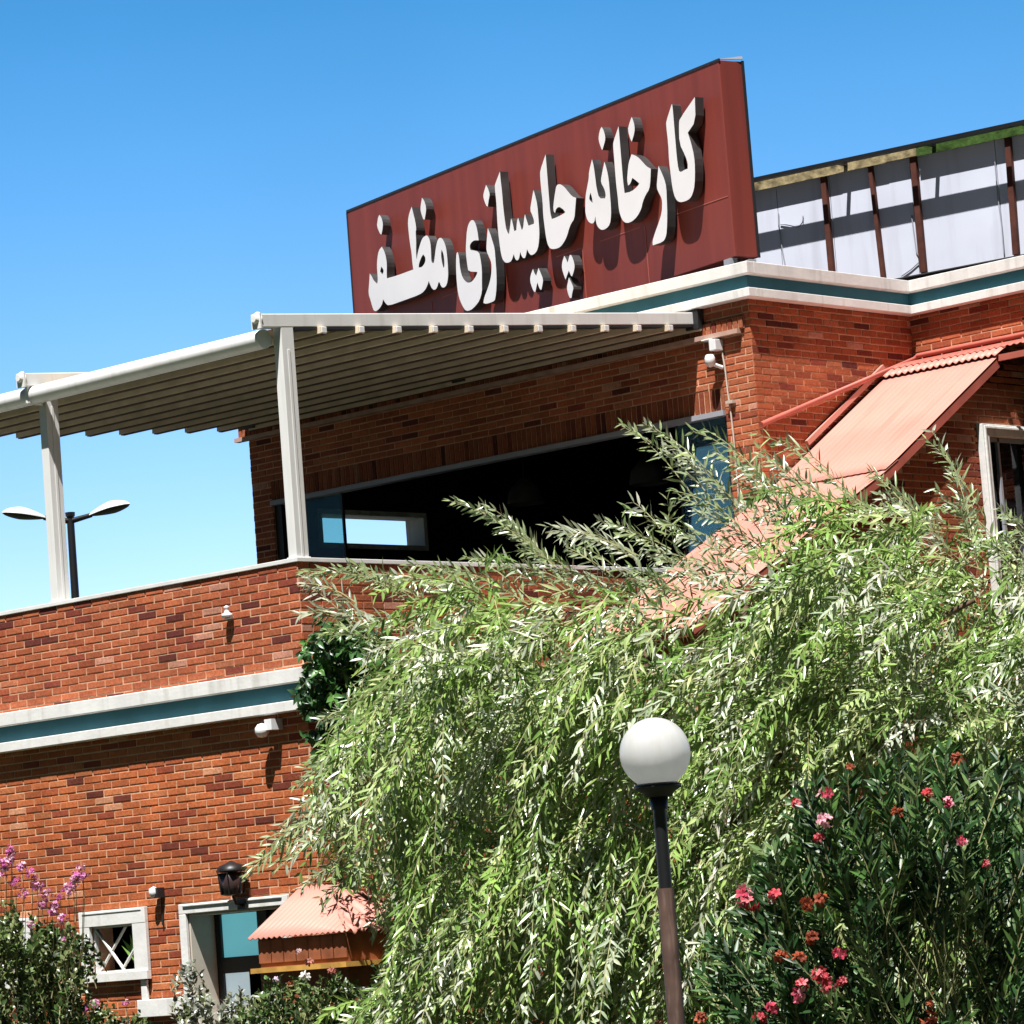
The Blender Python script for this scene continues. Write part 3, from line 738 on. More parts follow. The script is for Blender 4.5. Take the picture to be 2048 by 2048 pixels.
for k in range(12):
    y = .454 + .4468 * k
    m = MB()
    m.obox((0, y, ZB(y)), (1, 0, 0), (0, 1, 0), (0, 0, 1), (-6.25, .035, -.035, .035, -.032, .030))
    b_ = m.build('crossbar', M['tan'], per, bevel=.004)
    m = MB(); m.obox((0, y, ZB(y)), (1, 0, 0), (0, 1, 0), (0, 0, 1), (.036, .048, -.031, .031, -.029, .027))
    m.build('end_cap', M['cream'], b_, bevel=.006)
    m = MB(); m.obox((0, y, ZB(y)), (1, 0, 0), (0, 1, 0), (0, 0, 1), (-6.24, .03, -.018, .030, -.0405, -.0325))
    m.build('gap_shade_strip', M['gapshade'], b_)  # added dark strip imitates the shaded gap line below the bar
m = MB()
ys = []
for k in range(-1, 12):
    y0 = .454 + .4468 * k if k >= 0 else 0.0
    y1 = .454 + .4468 * (k + 1) if k < 11 else 5.385
    if y1 - y0 < .05: continue
    seg = np.linspace(y0, y1, 7)
    vs = []
    for y in seg:
        t = (y - y0) / (y1 - y0)
        z = ZB(y) + .034 + .012 * (1 - (2 * t - 1) ** 2)
        vs += [(-6.22, y, z), (-4.2, y, z - .004), (-2.1, y, z + .003), (-.11, y, z)]
    m.add(vs, [(i * 4 + c, i * 4 + c + 1, i * 4 + c + 5, i * 4 + c + 4) for i in range(6) for c in range(3)], 0, True)
fo = m.build('fabric_roof', M['fabric'], per)
s = fo.modifiers.new('thickness', 'SOLIDIFY'); s.thickness = .004

# ------------------------------------------------------------------ rooftop sign
SE = np.array([.971961, -.23514211, 0]); SN = np.array([-.23514211, -.971961, 0]); SO = np.array([.243, 5.70, 9.821])
sg = thing('rooftop_sign', 'dark red box sign on the roof with raised white Persian lettering', 'sign', (-3.2, 6.6, 7.75))
m = MB(); m.obox(SO, SE, -SN, (0, 0, 1), (-7.03, 0, 0, .28, -1.90, 0))
m.build('panel', M['sign'], sg, bevel=.008)
m = MB()
m.obox(SO, SE, -SN, (0, 0, 1), (-7.04, .008, -.006, .012, -.012, .012))
m.obox(SO, SE, -SN, (0, 0, 1), (-7.045, -7.025, -.006, .28, -1.9, -.012))
m.obox(SO, SE, -SN, (0, 0, 1), (-.002, .012, .262, .29, -1.9, .005))
m.build('shadow_edge', M['darkmetal'], sg)  # added dark strips draw the shadow outline of the panel
M['seam'] = plain('seam_line', (.42, .12, .09), .6, .3)
for a, b in ((-1.05, -.03), (-2.2, -1.5), (-3.0, -2.55), (-5.2, -4.2)):
    m = MB(); m.obox(SO, SE, -SN, (0, 0, 1), (a, b, -.004, 0.0, -1.315, -1.307)); m.build('seam', M['seam'], sg)
for a in (-1.42, -2.52, -4.03, -5.42):
    m = MB(); m.obox(SO, SE, -SN, (0, 0, 1), (a, a + .008, -.004, 0.0, -1.9, -1.32)); m.build('seam', M['seam'], sg)
for a in (-6.6, -4.4, -2.2, -.15):
    m = MB(); m.obox(SO, SE, -SN, (0, 0, 1), (a - .03, a + .03, .1, .16, -2.085, -1.90))
    m.build('support_leg', M['darkmetal'], sg)
m = MB()
m.obox(SO, SE, -SN, (0, 0, 1), (-.16, -.05, -.02, .06, -1.96, -1.902)); m.obox(SO, SE, -SN, (0, 0, 1), (-.02, .06, .12, .2, -2.0, -1.93))
m.build('loose_bracket', M['alu'], sg)
m = MB(); m.add([SO + SE * a - SN * b + np.array([0, 0, c]) for a, b, c in ((-.03, 0.0, .013), (.02, .27, .02), (.015, .27, .05), (-.06, .02, .018))], [(0, 1, 2, 3)])
o = m.build('bent_cap', M['alu'], sg); s = o.modifiers.new('thickness', 'SOLIDIFY'); s.thickness = .006

for shp in LETTERS:
    def smooth_loop(lp):
        # one corner-cutting pass on gentle corners keeps the brush-like curves round
        n = len(lp); out = []
        for i in range(n):
            a, b, c = Vector(lp[i - 1]), Vector(lp[i]), Vector(lp[(i + 1) % n])
            u, v = (b - a), (c - b)
            if u.length < 1e-6 or v.length < 1e-6: out.append(tuple(b)); continue
            ang = abs(u.angle(v))
            if ang > 1.15: out.append(tuple(b))
            else:
                out.append(tuple(b.lerp(a, .25))); out.append(tuple(b.lerp(c, .25)))
        return out
    loops = [smooth_loop(lp) for lp in shp]
    flat = [p for lp in loops for p in lp]
    tris = tessellate_polygon([[Vector((p[0], p[1], 0)) for p in lp] for lp in loops])
    fr, bk = .13, .03
    m = MB()
    m.v = [tuple(SO + SE * p[0] + SN * fr + np.array([0, 0, p[1]])) for p in flat] + [tuple(SO + SE * p[0] + SN * bk + np.array([0, 0, p[1]])) for p in flat]
    n = len(flat)
    def put(f, mi):
        m.f.append(f); m.m.append(mi); m.smooth.append(False); m.c.append(None)
    for t in tris: put(list(t), 0); put([i + n for i in reversed(t)], 1)
    b = 0
    for lp in loops:
        k = len(lp)
        for i in range(k):
            put([b + i, b + (i + 1) % k, n + b + (i + 1) % k, n + b + i], 1)
        b += k
    o = m.build('letter', [M['letter'], M['letter_side']], sg)
    bm = bmesh.new(); bm.from_mesh(o.data); bmesh.ops.recalc_face_normals(bm, faces=bm.faces); bm.to_mesh(o.data); bm.free()

# ------------------------------------------------------------------ rooftop shed
CA = math.radians(7.6)
CE = np.array([math.cos(CA), math.sin(CA), 0]); CN = np.array([math.sin(CA), -math.cos(CA), 0]); CO = np.array([-.053, 11.0, 0])
shed = thing('rooftop_shed', 'white panelled rooftop shed with rusty posts and a mossy eave', 'shed', (-1, 12, 7.74))
Z = (0, 0, 1)
m = MB()
pan = [-6.0, -4.3, -3.10, -2.42, -1.40, -.36, .9, 2.2, 4.0]
for a, b in zip(pan[:-1], pan[1:]):
    m.obox(CO, CE, -CN, Z, (a + .004, b - .004, 0, .03, 8.46, 9.76))
m.obox(CO, CE, -CN, Z, (-6, 4, .031, 4.0, 8.46, 9.75))
m.build('wall', M['shedwall'], shed)
m = MB(); m.obox(CO, CE, -CN, Z, (-5.9, 3.9, .06, 3.9, 7.742, 8.455)); m.build('base', M['darkmetal'], shed)  # dark box put in for the shadow gap below the wall
m = MB(); m.obox(CO, CE, -CN, Z, (-6.1, 4.1, -.075, 4.1, 9.765, 9.80)); m.build('roof', M['alu'], shed)
for lo, hi in ((-6.1, -1.26), (.16, 4.1)):
    m = MB(); a = lo
    while a < hi:
        b = min(a + random.uniform(.25, .6), hi)
        m.obox(CO, CE, -CN, Z, (a, b, -.088 - random.uniform(0, .006), -.076, 9.712 + random.uniform(-.012, .008), 9.80))
        a = b
    m.build('eave_board', M['fascia'], shed)
m = MB(); m.obox(CO, CE, -CN, Z, (-1.25, .15, -.104, -.089, 9.705, 9.808)); m.build('mossy_board', M['moss'], shed)
m = MB(); m.obox(CO, CE, -CN, Z, (-6.1, 4.1, -.31, -.235, 9.765, 9.806))
for s_ in (-4.2, -3.55, -2.16, -1.05, .1, 1.2, 2.4):
    m.obox(CO, CE, -CN, Z, (s_, s_ + .045, -.235, -.09, 9.765, 9.80))
m.build('eave_beam', M['black'], shed)
for s_, w, z0, z1, dx in ((-2.46, .062, 8.46, 9.76, 0), (-1.865, .045, 8.46, 9.76, .04), (-1.328, .068, 8.46, 9.76, 0), (-.175, .066, 8.46, 9.76, -.03), (1.0, .066, 8.46, 9.76, 0), (-4.2, .06, 8.46, 9.76, 0)):
    m = MB(); m.beam(CO + CE * (s_ + dx) + CN * .04 + np.array([0, 0, z0]), CO + CE * s_ + CN * .04 + np.array([0, 0, z1]), w, .05, up=tuple(CN))
    m.build('post', M['rust'], shed)
m = MB()
pts = [(-3.07, 8.47), (-3.05, 8.75), (-3.08, 9.0), (-3.10, 9.3), (-3.09, 9.42)]
m = MB(); m.tube([CO + CE * s_ + CN * .012 + np.array([0, 0, z]) for s_, z in pts], .007, 6); m.build('cable', M['alu'], shed)
pts = [(-3.08, 9.3), (-2.98, 9.27), (-2.85, 9.22), (-2.79, 9.27), (-2.78, 9.34)]
m = MB(); m.tube([CO + CE * s_ + CN * .012 + np.array([0, 0, z]) for s_, z in pts], .006, 6); m.build('cable', M['alu'], shed)
pts = [(-1.43, 9.1), (-1.42, 8.9), (-1.41, 8.7), (-1.36, 8.6), (-1.5, 8.52), (-1.62, 8.47)]
m = MB(); m.tube([CO + CE * s_ + CN * .012 + np.array([0, 0, z]) for s_, z in pts], .007, 6); m.build('cable', M['alu'], shed)
pts = [(-.37, 9.5), (-.375, 9.1), (-.36, 8.8), (-.365, 8.5)]
m = MB(); m.tube([CO + CE * s_ + CN * .012 + np.array([0, 0, z]) for s_, z in pts], .006, 6); m.build('cable', M['alu'], shed)

# ------------------------------------------------------------------ street lamp behind the terrace
B = at(151, 1200, 55)
base = (float(B[0]), float(B[1]), 0)
sl = thing('street_lamp', 'tall black street lamp with two white heads, behind the terrace parapet', 'street lamp', base)
T = at(141, 1036, 55); T[0], T[1] = B[0], B[1]
m = MB(); m.tube([(B[0], B[1], 0), (B[0], B[1], T[2] * .5), (B[0], B[1], T[2] + .06)], [.10, .075, .055], 12)
m.tube([(B[0], B[1], T[2] + .04), (B[0], B[1], T[2] + .10)], [.07, .075], 12)
m.build('pole', M['black'], sl)
ax = np.array([_r[0], _r[1], 0]); ax /= np.linalg.norm(ax)
fw = np.array([_f[0], _f[1], 0]); fw /= np.linalg.norm(fw)
C0 = np.array([B[0], B[1], T[2] - .03])
for sgn, tilt, l0, l1 in ((-1, .17, .40, .86), (1, .17, .34, .96)):
    d = ax * sgn * .97 - fw * .25; d /= np.linalg.norm(d)
    d = d * math.cos(tilt) + np.array([0, 0, 1]) * math.sin(tilt)
    m = MB(); m.tube([C0, C0 + d * l0], [.045, .035], 8); arm = m.build('arm', M['black'], sl)
    # flattened teardrop head
    sd = np.cross(d, (0, 0, 1)); sd /= np.linalg.norm(sd); up = np.cross(sd, d)
    top, bot = MB(), MB()
    L = .66; ns, na = 12, 12
    for mb, half in ((top, 1), (bot, -1)):
        vs = []
        for i in range(ns + 1):
            t = i / ns
            w = .175 * (math.sin(math.pi * min(1, t * .97 + .03)) ** .55) * (.55 + .45 * min(1, t * 1.7))
            for k in range(na + 1):
                a = math.pi * k / na
                vs.append(C0 + d * (l0 - .04 + L * t) + sd * math.cos(a) * w + up * half * math.sin(a) * w * (.70 if half > 0 else .38))
        fs = [(i * (na + 1) + k, i * (na + 1) + k + 1, (i + 1) * (na + 1) + k + 1, (i + 1) * (na + 1) + k) for i in range(ns) for k in range(na)]
        mb.add(vs, fs, 0, True)
    hd = top.build('lamp_head', M['lampwhite'], arm)
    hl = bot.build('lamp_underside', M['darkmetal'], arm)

# ------------------------------------------------------------------ globe lamp in front of the willow
G = at(1310, 1506, 20)
gx, gy, gz_ = map(float, G)
gl = thing('globe_lamp', 'white globe lamp on a slim dark post in front of the willow', 'garden lamp', (gx, gy, 0))
m = MB()
prof = [(.0001, -.19)] + [(.19 * math.sin(a), -.19 * math.cos(a)) for a in np.linspace(.12, math.pi - .001, 22)]
m.lathe(prof, (gx, gy, gz_), 32)
m.build('globe', M['globe'], gl)
m = MB()
m.lathe([(.0, -.235), (.075, -.235), (.082, -.215), (.125, -.19), (.13, -.172), (.10, -.160), (.0, -.158)], (gx, gy, gz_), 24)
m.lathe([(.045, -.30), (.05, -.235), (.0, -.234)], (gx, gy, gz_), 16)
m.build('collar', M['black'], gl)
m = MB()
m.tube([(gx - .012, gy + .01, gz_ - .92), (gx, gy, gz_ - .22)], .036, 14)
pl = m.build('upper_post', M['black'], gl)
m = MB()
m.tube([(gx - .03, gy + .03, 0), (gx - .012, gy + .01, gz_ - .72)], .046, 14)
m.lathe([(.0, 0), (.10, 0), (.10, .03), (.05, .06)], (gx - .03, gy + .03, .0), 16)
m.build('lower_post', M['brownpole'], gl)

# ------------------------------------------------------------------ small fittings
m = MB()
m.box(-.385, -.30, -.14, -.012, 3.57, 3.66)
m.lathe([(.0, -.062), (.035, -.055), (.06, -.02), (.058, .02), (.035, .05), (.0, .06)], (-.43, -.13, 3.575), 16)
m.tube([(-.385, -.10, 3.60), (-.43, -.12, 3.60)], .02, 8)
tag(m.build('flood_light', M['lampwhite']), 'white round flood light under the lower cornice, beside the creeper', 'light fitting')
m = MB()
m.box(.19, .27, 5.27, 5.386, 7.0, 7.105); m.box(.09, .20, 5.28, 5.386, 7.105, 7.12)
tag(m.build('junction_box', M['lampwhite'], bevel=.006), 'small white junction box under the brick ledge at the upper corner', 'box')
m = MB()
m.lathe([(.0, -.07), (.03, -.06), (.05, -.02), (.05, .02), (.035, .05), (.0, .055)], (.19, 5.27, 6.915), 16)
m.tube([(.20, 5.28, 6.88), (.25, 5.37, 6.84)], .02, 8)
tag(m.build('wall_bulb', M['lampwhite']), 'white bulb light just below the white junction box', 'light fitting')
m = MB()
m.tube([(.255, 5.375, 6.99), (.275, 5.375, 6.85), (.285, 5.375, 6.6), (.30, 5.375, 6.42), (.31, 5.375, 6.2), (.31, 5.375, 5.0)], .009, 6)
m.box(.28, .36, 5.34, 5.386, 6.49, 6.52)
tag(m.build('cable', plain('pale_cable', (.55, .46, .38), .7, .3)), 'pale cable running down the sunlit brick pier', 'cable')
m = MB()
m.lathe([(.0, -.03), (.05, -.03), (.045, -.005), (.022, .01), (.016, .04), (.028, .055), (.0, .07)], (-.85, -.05, 4.60), 12)
m.box(-.885, -.815, -.05, -.012, 4.555, 4.575)
tag(m.build('insulator', M['lampwhite']), 'small white insulator fixed to the brick parapet', 'insulator')
m = MB()
m.lathe([(.0, -.05), (.028, -.045), (.045, -.01), (.04, .03), (.0, .05)], (-1.985, -.075, 2.335), 14)
m.box(-1.975, -1.92, -.09, -.012, 2.285, 2.37, 1)
m.tube([(-1.955, -.02, 2.285), (-1.955, -.022, 2.05)], .010, 6, 1)
tag(m.build('small_lamp', [M['lampwhite'], M['darkmetal']]), 'small white bulb lamp on the brick between the two lower windows', 'light fitting')
wlx, wly = -.90, -.15
wlm = thing('wall_lantern', 'black wall lantern above the window with blue panels', 'lantern', (wlx, wly, 2.3))
m = MB(); m.lathe([(.0, .07), (.128, .078), (.13, .09), (.10, .13), (.045, .15), (.018, .165), (.0, .17)], (wlx, wly, 2.36), 8); m.build('cap', M['black'], wlm)
m = MB(); m.lathe([(.07, -.12), (.095, -.11), (.115, .07), (.0, .071)], (wlx, wly, 2.36), 6); m.build('body', plain('lantern_glass', (.05, .03, .03), .25, .6), wlm)
m = MB()
for k in range(6):
    a = 2 * math.pi * k / 6
    m.tube([(wlx + .098 * math.cos(a), wly + .098 * math.sin(a), 2.25), (wlx + .118 * math.cos(a), wly + .118 * math.sin(a), 2.435)], .006, 5)
m.tube([(wlx, wly, 2.24), (wlx + .01, wly + .02, 2.17), (wlx + .01, wly + .09, 2.15), (wlx + .01, -.05, 2.17)], .013, 8)
m.box(wlx - .04, wlx + .06, -.075, -.062, 2.12, 2.205)
m.build('bracket', M['black'], wlm)

# kiosk at the corner
KX, KY, KZ = 1.30, -1.0, 1.86
ki = thing('kiosk', 'small wooden kiosk with a salmon hipped metal roof under the willow edge', 'kiosk', (KX - .63, KY + .35, 0))
m = MB()
x0, x1, y0, y1 = KX - 1.10, KX + .02, KY - .02, KY + .98
yr, zr = KY + .60, KZ + .39                                        # ridge line
xr = KX - .62                                                      # where the ridge ends and the hip falls to the right
def slope(ya, yb, za, zb, flip):
    cols = 120; vs = []
    for i in range(cols + 1):
        x = x0 + (x1 - x0) * i / cols
        tm = 1.0 if x <= xr else max(.02, 1 - (x - xr) / (x1 - xr))
        for t in (0, .34, .67, 1):
            s_ = t * tm
            vs.append((x, ya + (yb - ya) * s_, za + (zb - za) * s_ + .008 * math.sin(x / .062 * 2 * math.pi)))
    fs = [(i * 4 + c, (i + 1) * 4 + c, (i + 1) * 4 + c + 1, i * 4 + c + 1) for i in range(cols) for c in range(3)]
    m.add(vs, [f[::-1] for f in fs] if flip else fs, 0, True)
slope(y0, yr, KZ, zr, False); slope(y1, yr, KZ, zr, True)
cols = 60; vs = []
for i in range(cols + 1):                                          # the crumpled hip on the right
    y = y0 + (y1 - y0) * i / cols
    tm = max(.02, 1 - abs((y - (y0 + y1) / 2) / ((y1 - y0) / 2)))
    for t in (0, .34, .67, 1):
        s_ = t * tm
        vs.append((x1 + (xr - x1) * s_ + .02 * math.sin(y * 17) * (1 - s_), y, KZ + (zr - KZ) * s_ + .016 * math.sin(y / .11 * 2 * math.pi) + .012 * math.sin(y * 23)))
m.add(vs, [(i * 4 + c, (i + 1) * 4 + c, (i + 1) * 4 + c + 1, i * 4 + c + 1) for i in range(cols) for c in range(3)], 0, True)
o = m.build('roof', M['salmon'], ki); s = o.modifiers.new('thickness', 'SOLIDIFY'); s.thickness = .006
m = MB(); m.box(x0 + .07, x1 - .05, y0 + .06, y1 - .06, 1.12, KZ - .012)
for k in range(7):
    xx = x0 + .07 + (x1 - x0 - .12) * (k + .5) / 7
    m.box(xx - .075, xx + .075, y0 + .048, y0 + .06, 1.66, KZ - .02)
m.build('body', M['booth'], ki)
m = MB(); m.box(x0 + .02, x1, y0 - .01, y1, 1.585, 1.625); m.build('counter', M['gold'], ki)
for xx in (x0 + .09, x1 - .09):
    for yy in (y0 + .08, y1 - .08):
        m = MB(); m.box(xx - .03, xx + .03, yy - .03, yy + .03, 0, 1.119); m.build('leg', M['booth'], ki)
for (px_, py_, y_, where) in ((1050, 985, 7.2, 'near the middle of the dark terrace room'), (1295, 945, 7.0, 'beside the blue glass pane of the dark terrace room')):
    p = on_y(px_, py_, y_)
    pt = thing('pendant_lamp', 'dim grey pendant lamp ' + where, 'pendant lamp', (float(p[0]), float(p[1]), float(p[2])), group='pendant lamps in the terrace room')
    m = MB(); m.lathe([(.20, -.12), (.17, .02), (.06, .14), (.0, .15)], p, 20); m.build('shade', plain('dull_shade', (.06, .06, .065), .7), pt)
    m = MB(); m.tube([p + np.array([0, 0, .15]), (p[0], p[1], 6.915)], .008, 6); m.build('cord', M['darkmetal'], pt)

# ------------------------------------------------------------------ plants
UP = np.array([0, 0, 1.0])
def unit(a):
    return a / (np.linalg.norm(a, axis=-1, keepdims=True) + 1e-9)

def leaf_mesh(name, P, D, W, Nn, length, width, tint, mat, parent, bend=.12, fold=.25, flat_tip=.62):
    """one mesh of many real leaves: base P, axis D, half-width direction W, normal Nn"""
    n = len(P)
    L = length[:, None]; w = width[:, None] * .5
    q1, q2 = .28, flat_tip
    V = np.empty((n, 8, 3))
    ax = lambda t: P + D * L * t - Nn * L * bend * t * t
    V[:, 0] = ax(0)
    for k, (t, s) in enumerate(((q1, 1.0), (q2, .85))):
        c = ax(t)
        V[:, 1 + k * 3] = c + W * w * s + Nn * w * fold * s
        V[:, 2 + k * 3] = c
        V[:, 3 + k * 3] = c - W * w * s + Nn * w * fold * s
    V[:, 7] = ax(1.0)
    loops = np.array([0, 2, 1, 0, 3, 2, 1, 2, 5, 4, 2, 3, 6, 5, 4, 5, 7, 5, 6, 7])
    starts = np.array([0, 3, 6, 10, 14, 17]); tot = np.array([3, 3, 4, 4, 3, 3])
    me = bpy.data.meshes.new(name)
    me.vertices.add(n * 8); me.vertices.foreach_set('co', V.astype(np.float32).ravel())
    li = (loops[None, :] + (np.arange(n) * 8)[:, None]).ravel()
    me.loops.add(len(li)); me.loops.foreach_set('vertex_index', li.astype(np.int32))
    me.polygons.add(n * 6)
    me.polygons.foreach_set('loop_start', (starts[None, :] + (np.arange(n) * 20)[:, None]).ravel().astype(np.int32))
    try: me.polygons.foreach_set('loop_total', np.tile(tot, n).astype(np.int32))
    except Exception: pass
    me.materials.append(mat)
    me.update(calc_edges=True); me.validate()
    a = me.attributes.new('tint', 'FLOAT_COLOR', 'FACE')
    t = np.repeat(np.hstack([tint, np.ones((n, 1))]), 6, axis=0).astype(np.float32)
    a.data.foreach_set('color', t.ravel())
    me.polygons.foreach_set('use_smooth', np.ones(n * 6, bool))
    o = bpy.data.objects.new(name, me)
    link(o, parent)
    return o

def inside(poly, x, y):
    c = np.zeros(len(x), bool); n = len(poly)
    for i in range(n):
        (x0, y0), (x1, y1) = poly[i - 1], poly[i]
        k = ((y0 > y) != (y1 > y)) & (x < (x1 - x0) * (y - y0) / (y1 - y0 + 1e-9) + x0)
        c ^= k
    return c

def sample(poly, n):
    xs = [p[0] for p in poly]; ys = [p[1] for p in poly]
    ox, oy = [], []
    while sum(map(len, ox)) < n:
        x = RNG.uniform(min(xs), max(xs), n * 2); y = RNG.uniform(min(ys), max(ys), n * 2)
        k = inside(poly, x, y); ox.append(x[k]); oy.append(y[k])
    return np.concatenate(ox)[:n], np.concatenate(oy)[:n]

def world(px, py, depth):
    d = ((px - 1024)[:, None] * _r - (py - 1024)[:, None] * _u + 7491.5 * _f) / 7491.5
    return CAM + depth[:, None] * d

def mixcol(cols, n, jit=.15):
    c = np.array(cols)[RNG.integers(0, len(cols), n)]
    return np.clip(c * RNG.uniform(1 - jit, 1 + jit, (n, 1)), 0, 1)

def strands(P0, D0, L, g, spacing, leaf_l, leaf_w, cols, twist_flat=False, spread=(.55, .95), upbias=.7):
    """leafy shoots: curve P0 + L(D0 t - g z t^2); returns leaf arrays and shoot polylines"""
    out = [[] for _ in range(7)]; lines = []
    for i in range(len(P0)):
        k = max(3, int(L[i] / spacing)); t = (np.arange(k) + RNG.uniform(0, 1)) / k
        t = t[(t > .04)]
        gv = np.array([0, 0, -g[i]])
        pos = P0[i] + L[i] * (D0[i] * t[:, None] + gv * (t ** 2)[:, None])
        tan = unit(D0[i] + 2 * gv * t[:, None])
        rnd = unit(RNG.normal(size=3))
        s1 = unit(np.cross(tan, rnd)); s2 = np.cross(tan, s1)
        for sgn in (0, 1):
            ph = np.arange(len(t)) * 2.4 + sgn * math.pi + RNG.normal(0, .35, len(t))
            if twist_flat: ph = sgn * math.pi + RNG.normal(0, .7, len(t))
            side = s1 * np.cos(ph)[:, None] + s2 * np.sin(ph)[:, None]
            an = RNG.uniform(spread[0], spread[1], len(t))
            d = unit(tan * np.cos(an)[:, None] + side * np.sin(an)[:, None] + UP * RNG.uniform(-.30, .08, (len(t), 1)))
            nn = unit(UP * upbias + RNG.normal(0, .55, (len(t), 3)) + np.array([.35, -.45, 0]))
            w = unit(np.cross(d, nn)); nn = np.cross(w, d)
            ll = RNG.uniform(*leaf_l, len(t)) * (1 - .45 * t ** 3)
            out[0].append(pos); out[1].append(d); out[2].append(w); out[3].append(nn); out[4].append(ll)
            out[5].append(RNG.uniform(*leaf_w, len(t)))
        base = np.array(cols[RNG.integers(0, len(cols))])
        nl = 2 * len(t)
        out[6].append(np.clip(base * RNG.uniform(.75, 1.25, (nl, 1)) * RNG.uniform(.94, 1.06, (nl, 3)), 0, 1))
        tt = np.linspace(0, 1, 5)
        lines.append(P0[i] + L[i] * (D0[i] * tt[:, None] + gv * (tt ** 2)[:, None]))
    return [np.concatenate(o) for o in out], lines

def shoots(name, lines, r0, mat, parent, n=3):
    V = []; F = []; b = 0
    for ln in lines:
        k = len(ln)
        t = unit(np.gradient(ln, axis=0)); s = unit(np.cross(t, np.array([.3, .5, .81]))); q = np.cross(t, s)
        r = np.linspace(r0, r0 * .35, k)[:, None]
        for j in range(n):
            a = 2 * math.pi * j / n
            V.append(ln + r * (math.cos(a) * s + math.sin(a) * q))
        for i in range(k - 1):
            for j in range(n):
                j2 = (j + 1) % n
                F.append((b + j * k + i, b + j2 * k + i, b + j2 * k + i + 1, b + j * k + i + 1))
        b += k * n
    me = bpy.data.meshes.new(name); me.from_pydata(np.concatenate(V).tolist(), [], F); me.materials.append(mat)
    o = bpy.data.objects.new(name, me); link(o, parent); return o

def camdir(a, b, c=0.0):
    """direction given right / up / away parts, in level axes seen from the photo's side"""
    rr = np.array([math.cos(YAW), math.sin(YAW), 0]); ff = np.array([-math.sin(YAW), math.cos(YAW), 0])
    return rr * a + UP * b + ff * c

# ---- willow
WC = at(1400, 1700, 27.6); wx, wy = float(WC[0]), float(WC[1])
wil = thing('willow_tree', 'large weeping willow with silvery green narrow leaves in front of the brick building', 'tree', (wx, wy, 0))
m = MB()
tr = [(wx, wy, 0), (wx - .05, wy + .03, .8), (wx + .06, wy - .02, 1.6), (wx, wy, 2.3)]
m.tube(tr, [.26, .21, .19, .16], 12)
m.build('trunk', M['bark'], wil)
limb_tips = []
for px_, py_, dd in ((800, 1330, 28.2), (1000, 1230, 28.6), (1250, 1230, 28.6), (1500, 1200, 28.4), (1700, 1120, 28.0), (1950, 1200, 27.6), (1100, 1350, 26.4), (1600, 1350, 26.2), (2150, 1400, 27.4)):
    p = at(px_, py_, dd); a = np.array(tr[-1]) + RNG.normal(0, .04, 3)
    mid = a * .5 + p * .5 + np.array([0, 0, .45])
    t = np.linspace(0, 1, 8)[:, None]
    pts = (1 - t) ** 2 * a + 2 * t * (1 - t) * mid + t ** 2 * p
    m = MB(); m.tube(list(pts), list(np.linspace(.085, .018, 8)), 7); m.build('limb', M['bark'], wil)

CROWN = [(640, 1330), (720, 1215), (800, 1190), (950, 1185), (1100, 1190), (1200, 1195), (1300, 1215), (1420, 1180), (1540, 1140), (1610, 1085), (1660, 1035),
         (1720, 1005), (1800, 1020), (1880, 1060), (1960, 1085), (2060, 1110), (2250, 1250), (2300, 1500), (2250, 2150), (640, 2150), (700, 2000), (790, 1900),
         (800, 1830), (740, 1770), (660, 1740), (610, 1745), (580, 1690), (640, 1620), (690, 1520), (680, 1420)]
WCOLS = [(0.205, 0.342, 0.08), (0.274, 0.422, 0.097), (0.319, 0.456, 0.125), (0.388, 0.502, 0.194), (0.547, 0.627, 0.433), (0.16, 0.262, 0.063), (0.479, 0.559, 0.251), (0.251, 0.399, 0.091), (0.638, 0.66, 0.524)]  # palest tints put whitish highlights into the leaf colour, beside silvery leaves
def front(px, py):
    u_ = (px - 1420) / 950; v_ = (py - 1750) / 800
    return 27.6 - 2.1 * np.sqrt(np.clip(1 - u_ * u_ - .45 * v_ * v_, 0, 1))
KEEPOUT = [[(590, 1275), (670, 1265), (690, 1310), (690, 1430), (650, 1490), (590, 1480)], [(470, 1765), (560, 1760), (600, 1768), (690, 1785), (735, 1800), (775, 1850), (770, 1965), (470, 1990)],
           [(560, 1100), (745, 1130), (745, 1245), (560, 1250)], [(0, 1100), (585, 1100), (600, 1700), (470, 1770), (0, 2048)]]
def to_px(p):
    q = p - CAM; z = q @ _f
    return 1024 + 7491.5 * (q @ _r) / z, 1024 - 7491.5 * (q @ _u) / z
def clear(P0, D0, L, g):
    ok = np.ones(len(P0), bool)
    for t in (.35, .7, 1.0):
        x, y = to_px(P0 + L[:, None] * (D0 * t - UP * g[:, None] * t * t))
        for kp in KEEPOUT: ok &= ~inside(kp, x, y)
    return P0[ok], D0[ok], L[ok], g[ok]
nc = 360
cx_, cy_ = sample(CROWN, nc)
cd_ = front(cx_, cy_) + RNG.uniform(0, 1, nc) ** 1.5 * 1.9
n = 2000
ci = RNG.integers(0, nc, n)
px = cx_[ci] + RNG.normal(0, 24, n); py = cy_[ci] + RNG.normal(0, 24, n)
dep = cd_[ci] + RNG.normal(0, .09, n)
cdir = RNG.normal(0, .36, (nc, 3))
P0 = world(px, py, dep)
hgt = np.clip((1500 - py) / 350, 0, 1)[:, None]
lat = RNG.normal(0, .30, (n, 1))
D0 = unit(camdir(-.55, -.45)[None, :] * (1 - hgt) + camdir(-.85, .12)[None, :] * hgt + camdir(1, 0)[None, :] * lat * .8
          + cdir[ci] + RNG.normal(0, .12, (n, 3)) + camdir(0, 0, -.35)[None, :])
L = RNG.uniform(.5, 1.15, n); gg = RNG.uniform(.28, .62, n)
P0, D0, L, gg = clear(P0, D0, L, gg)
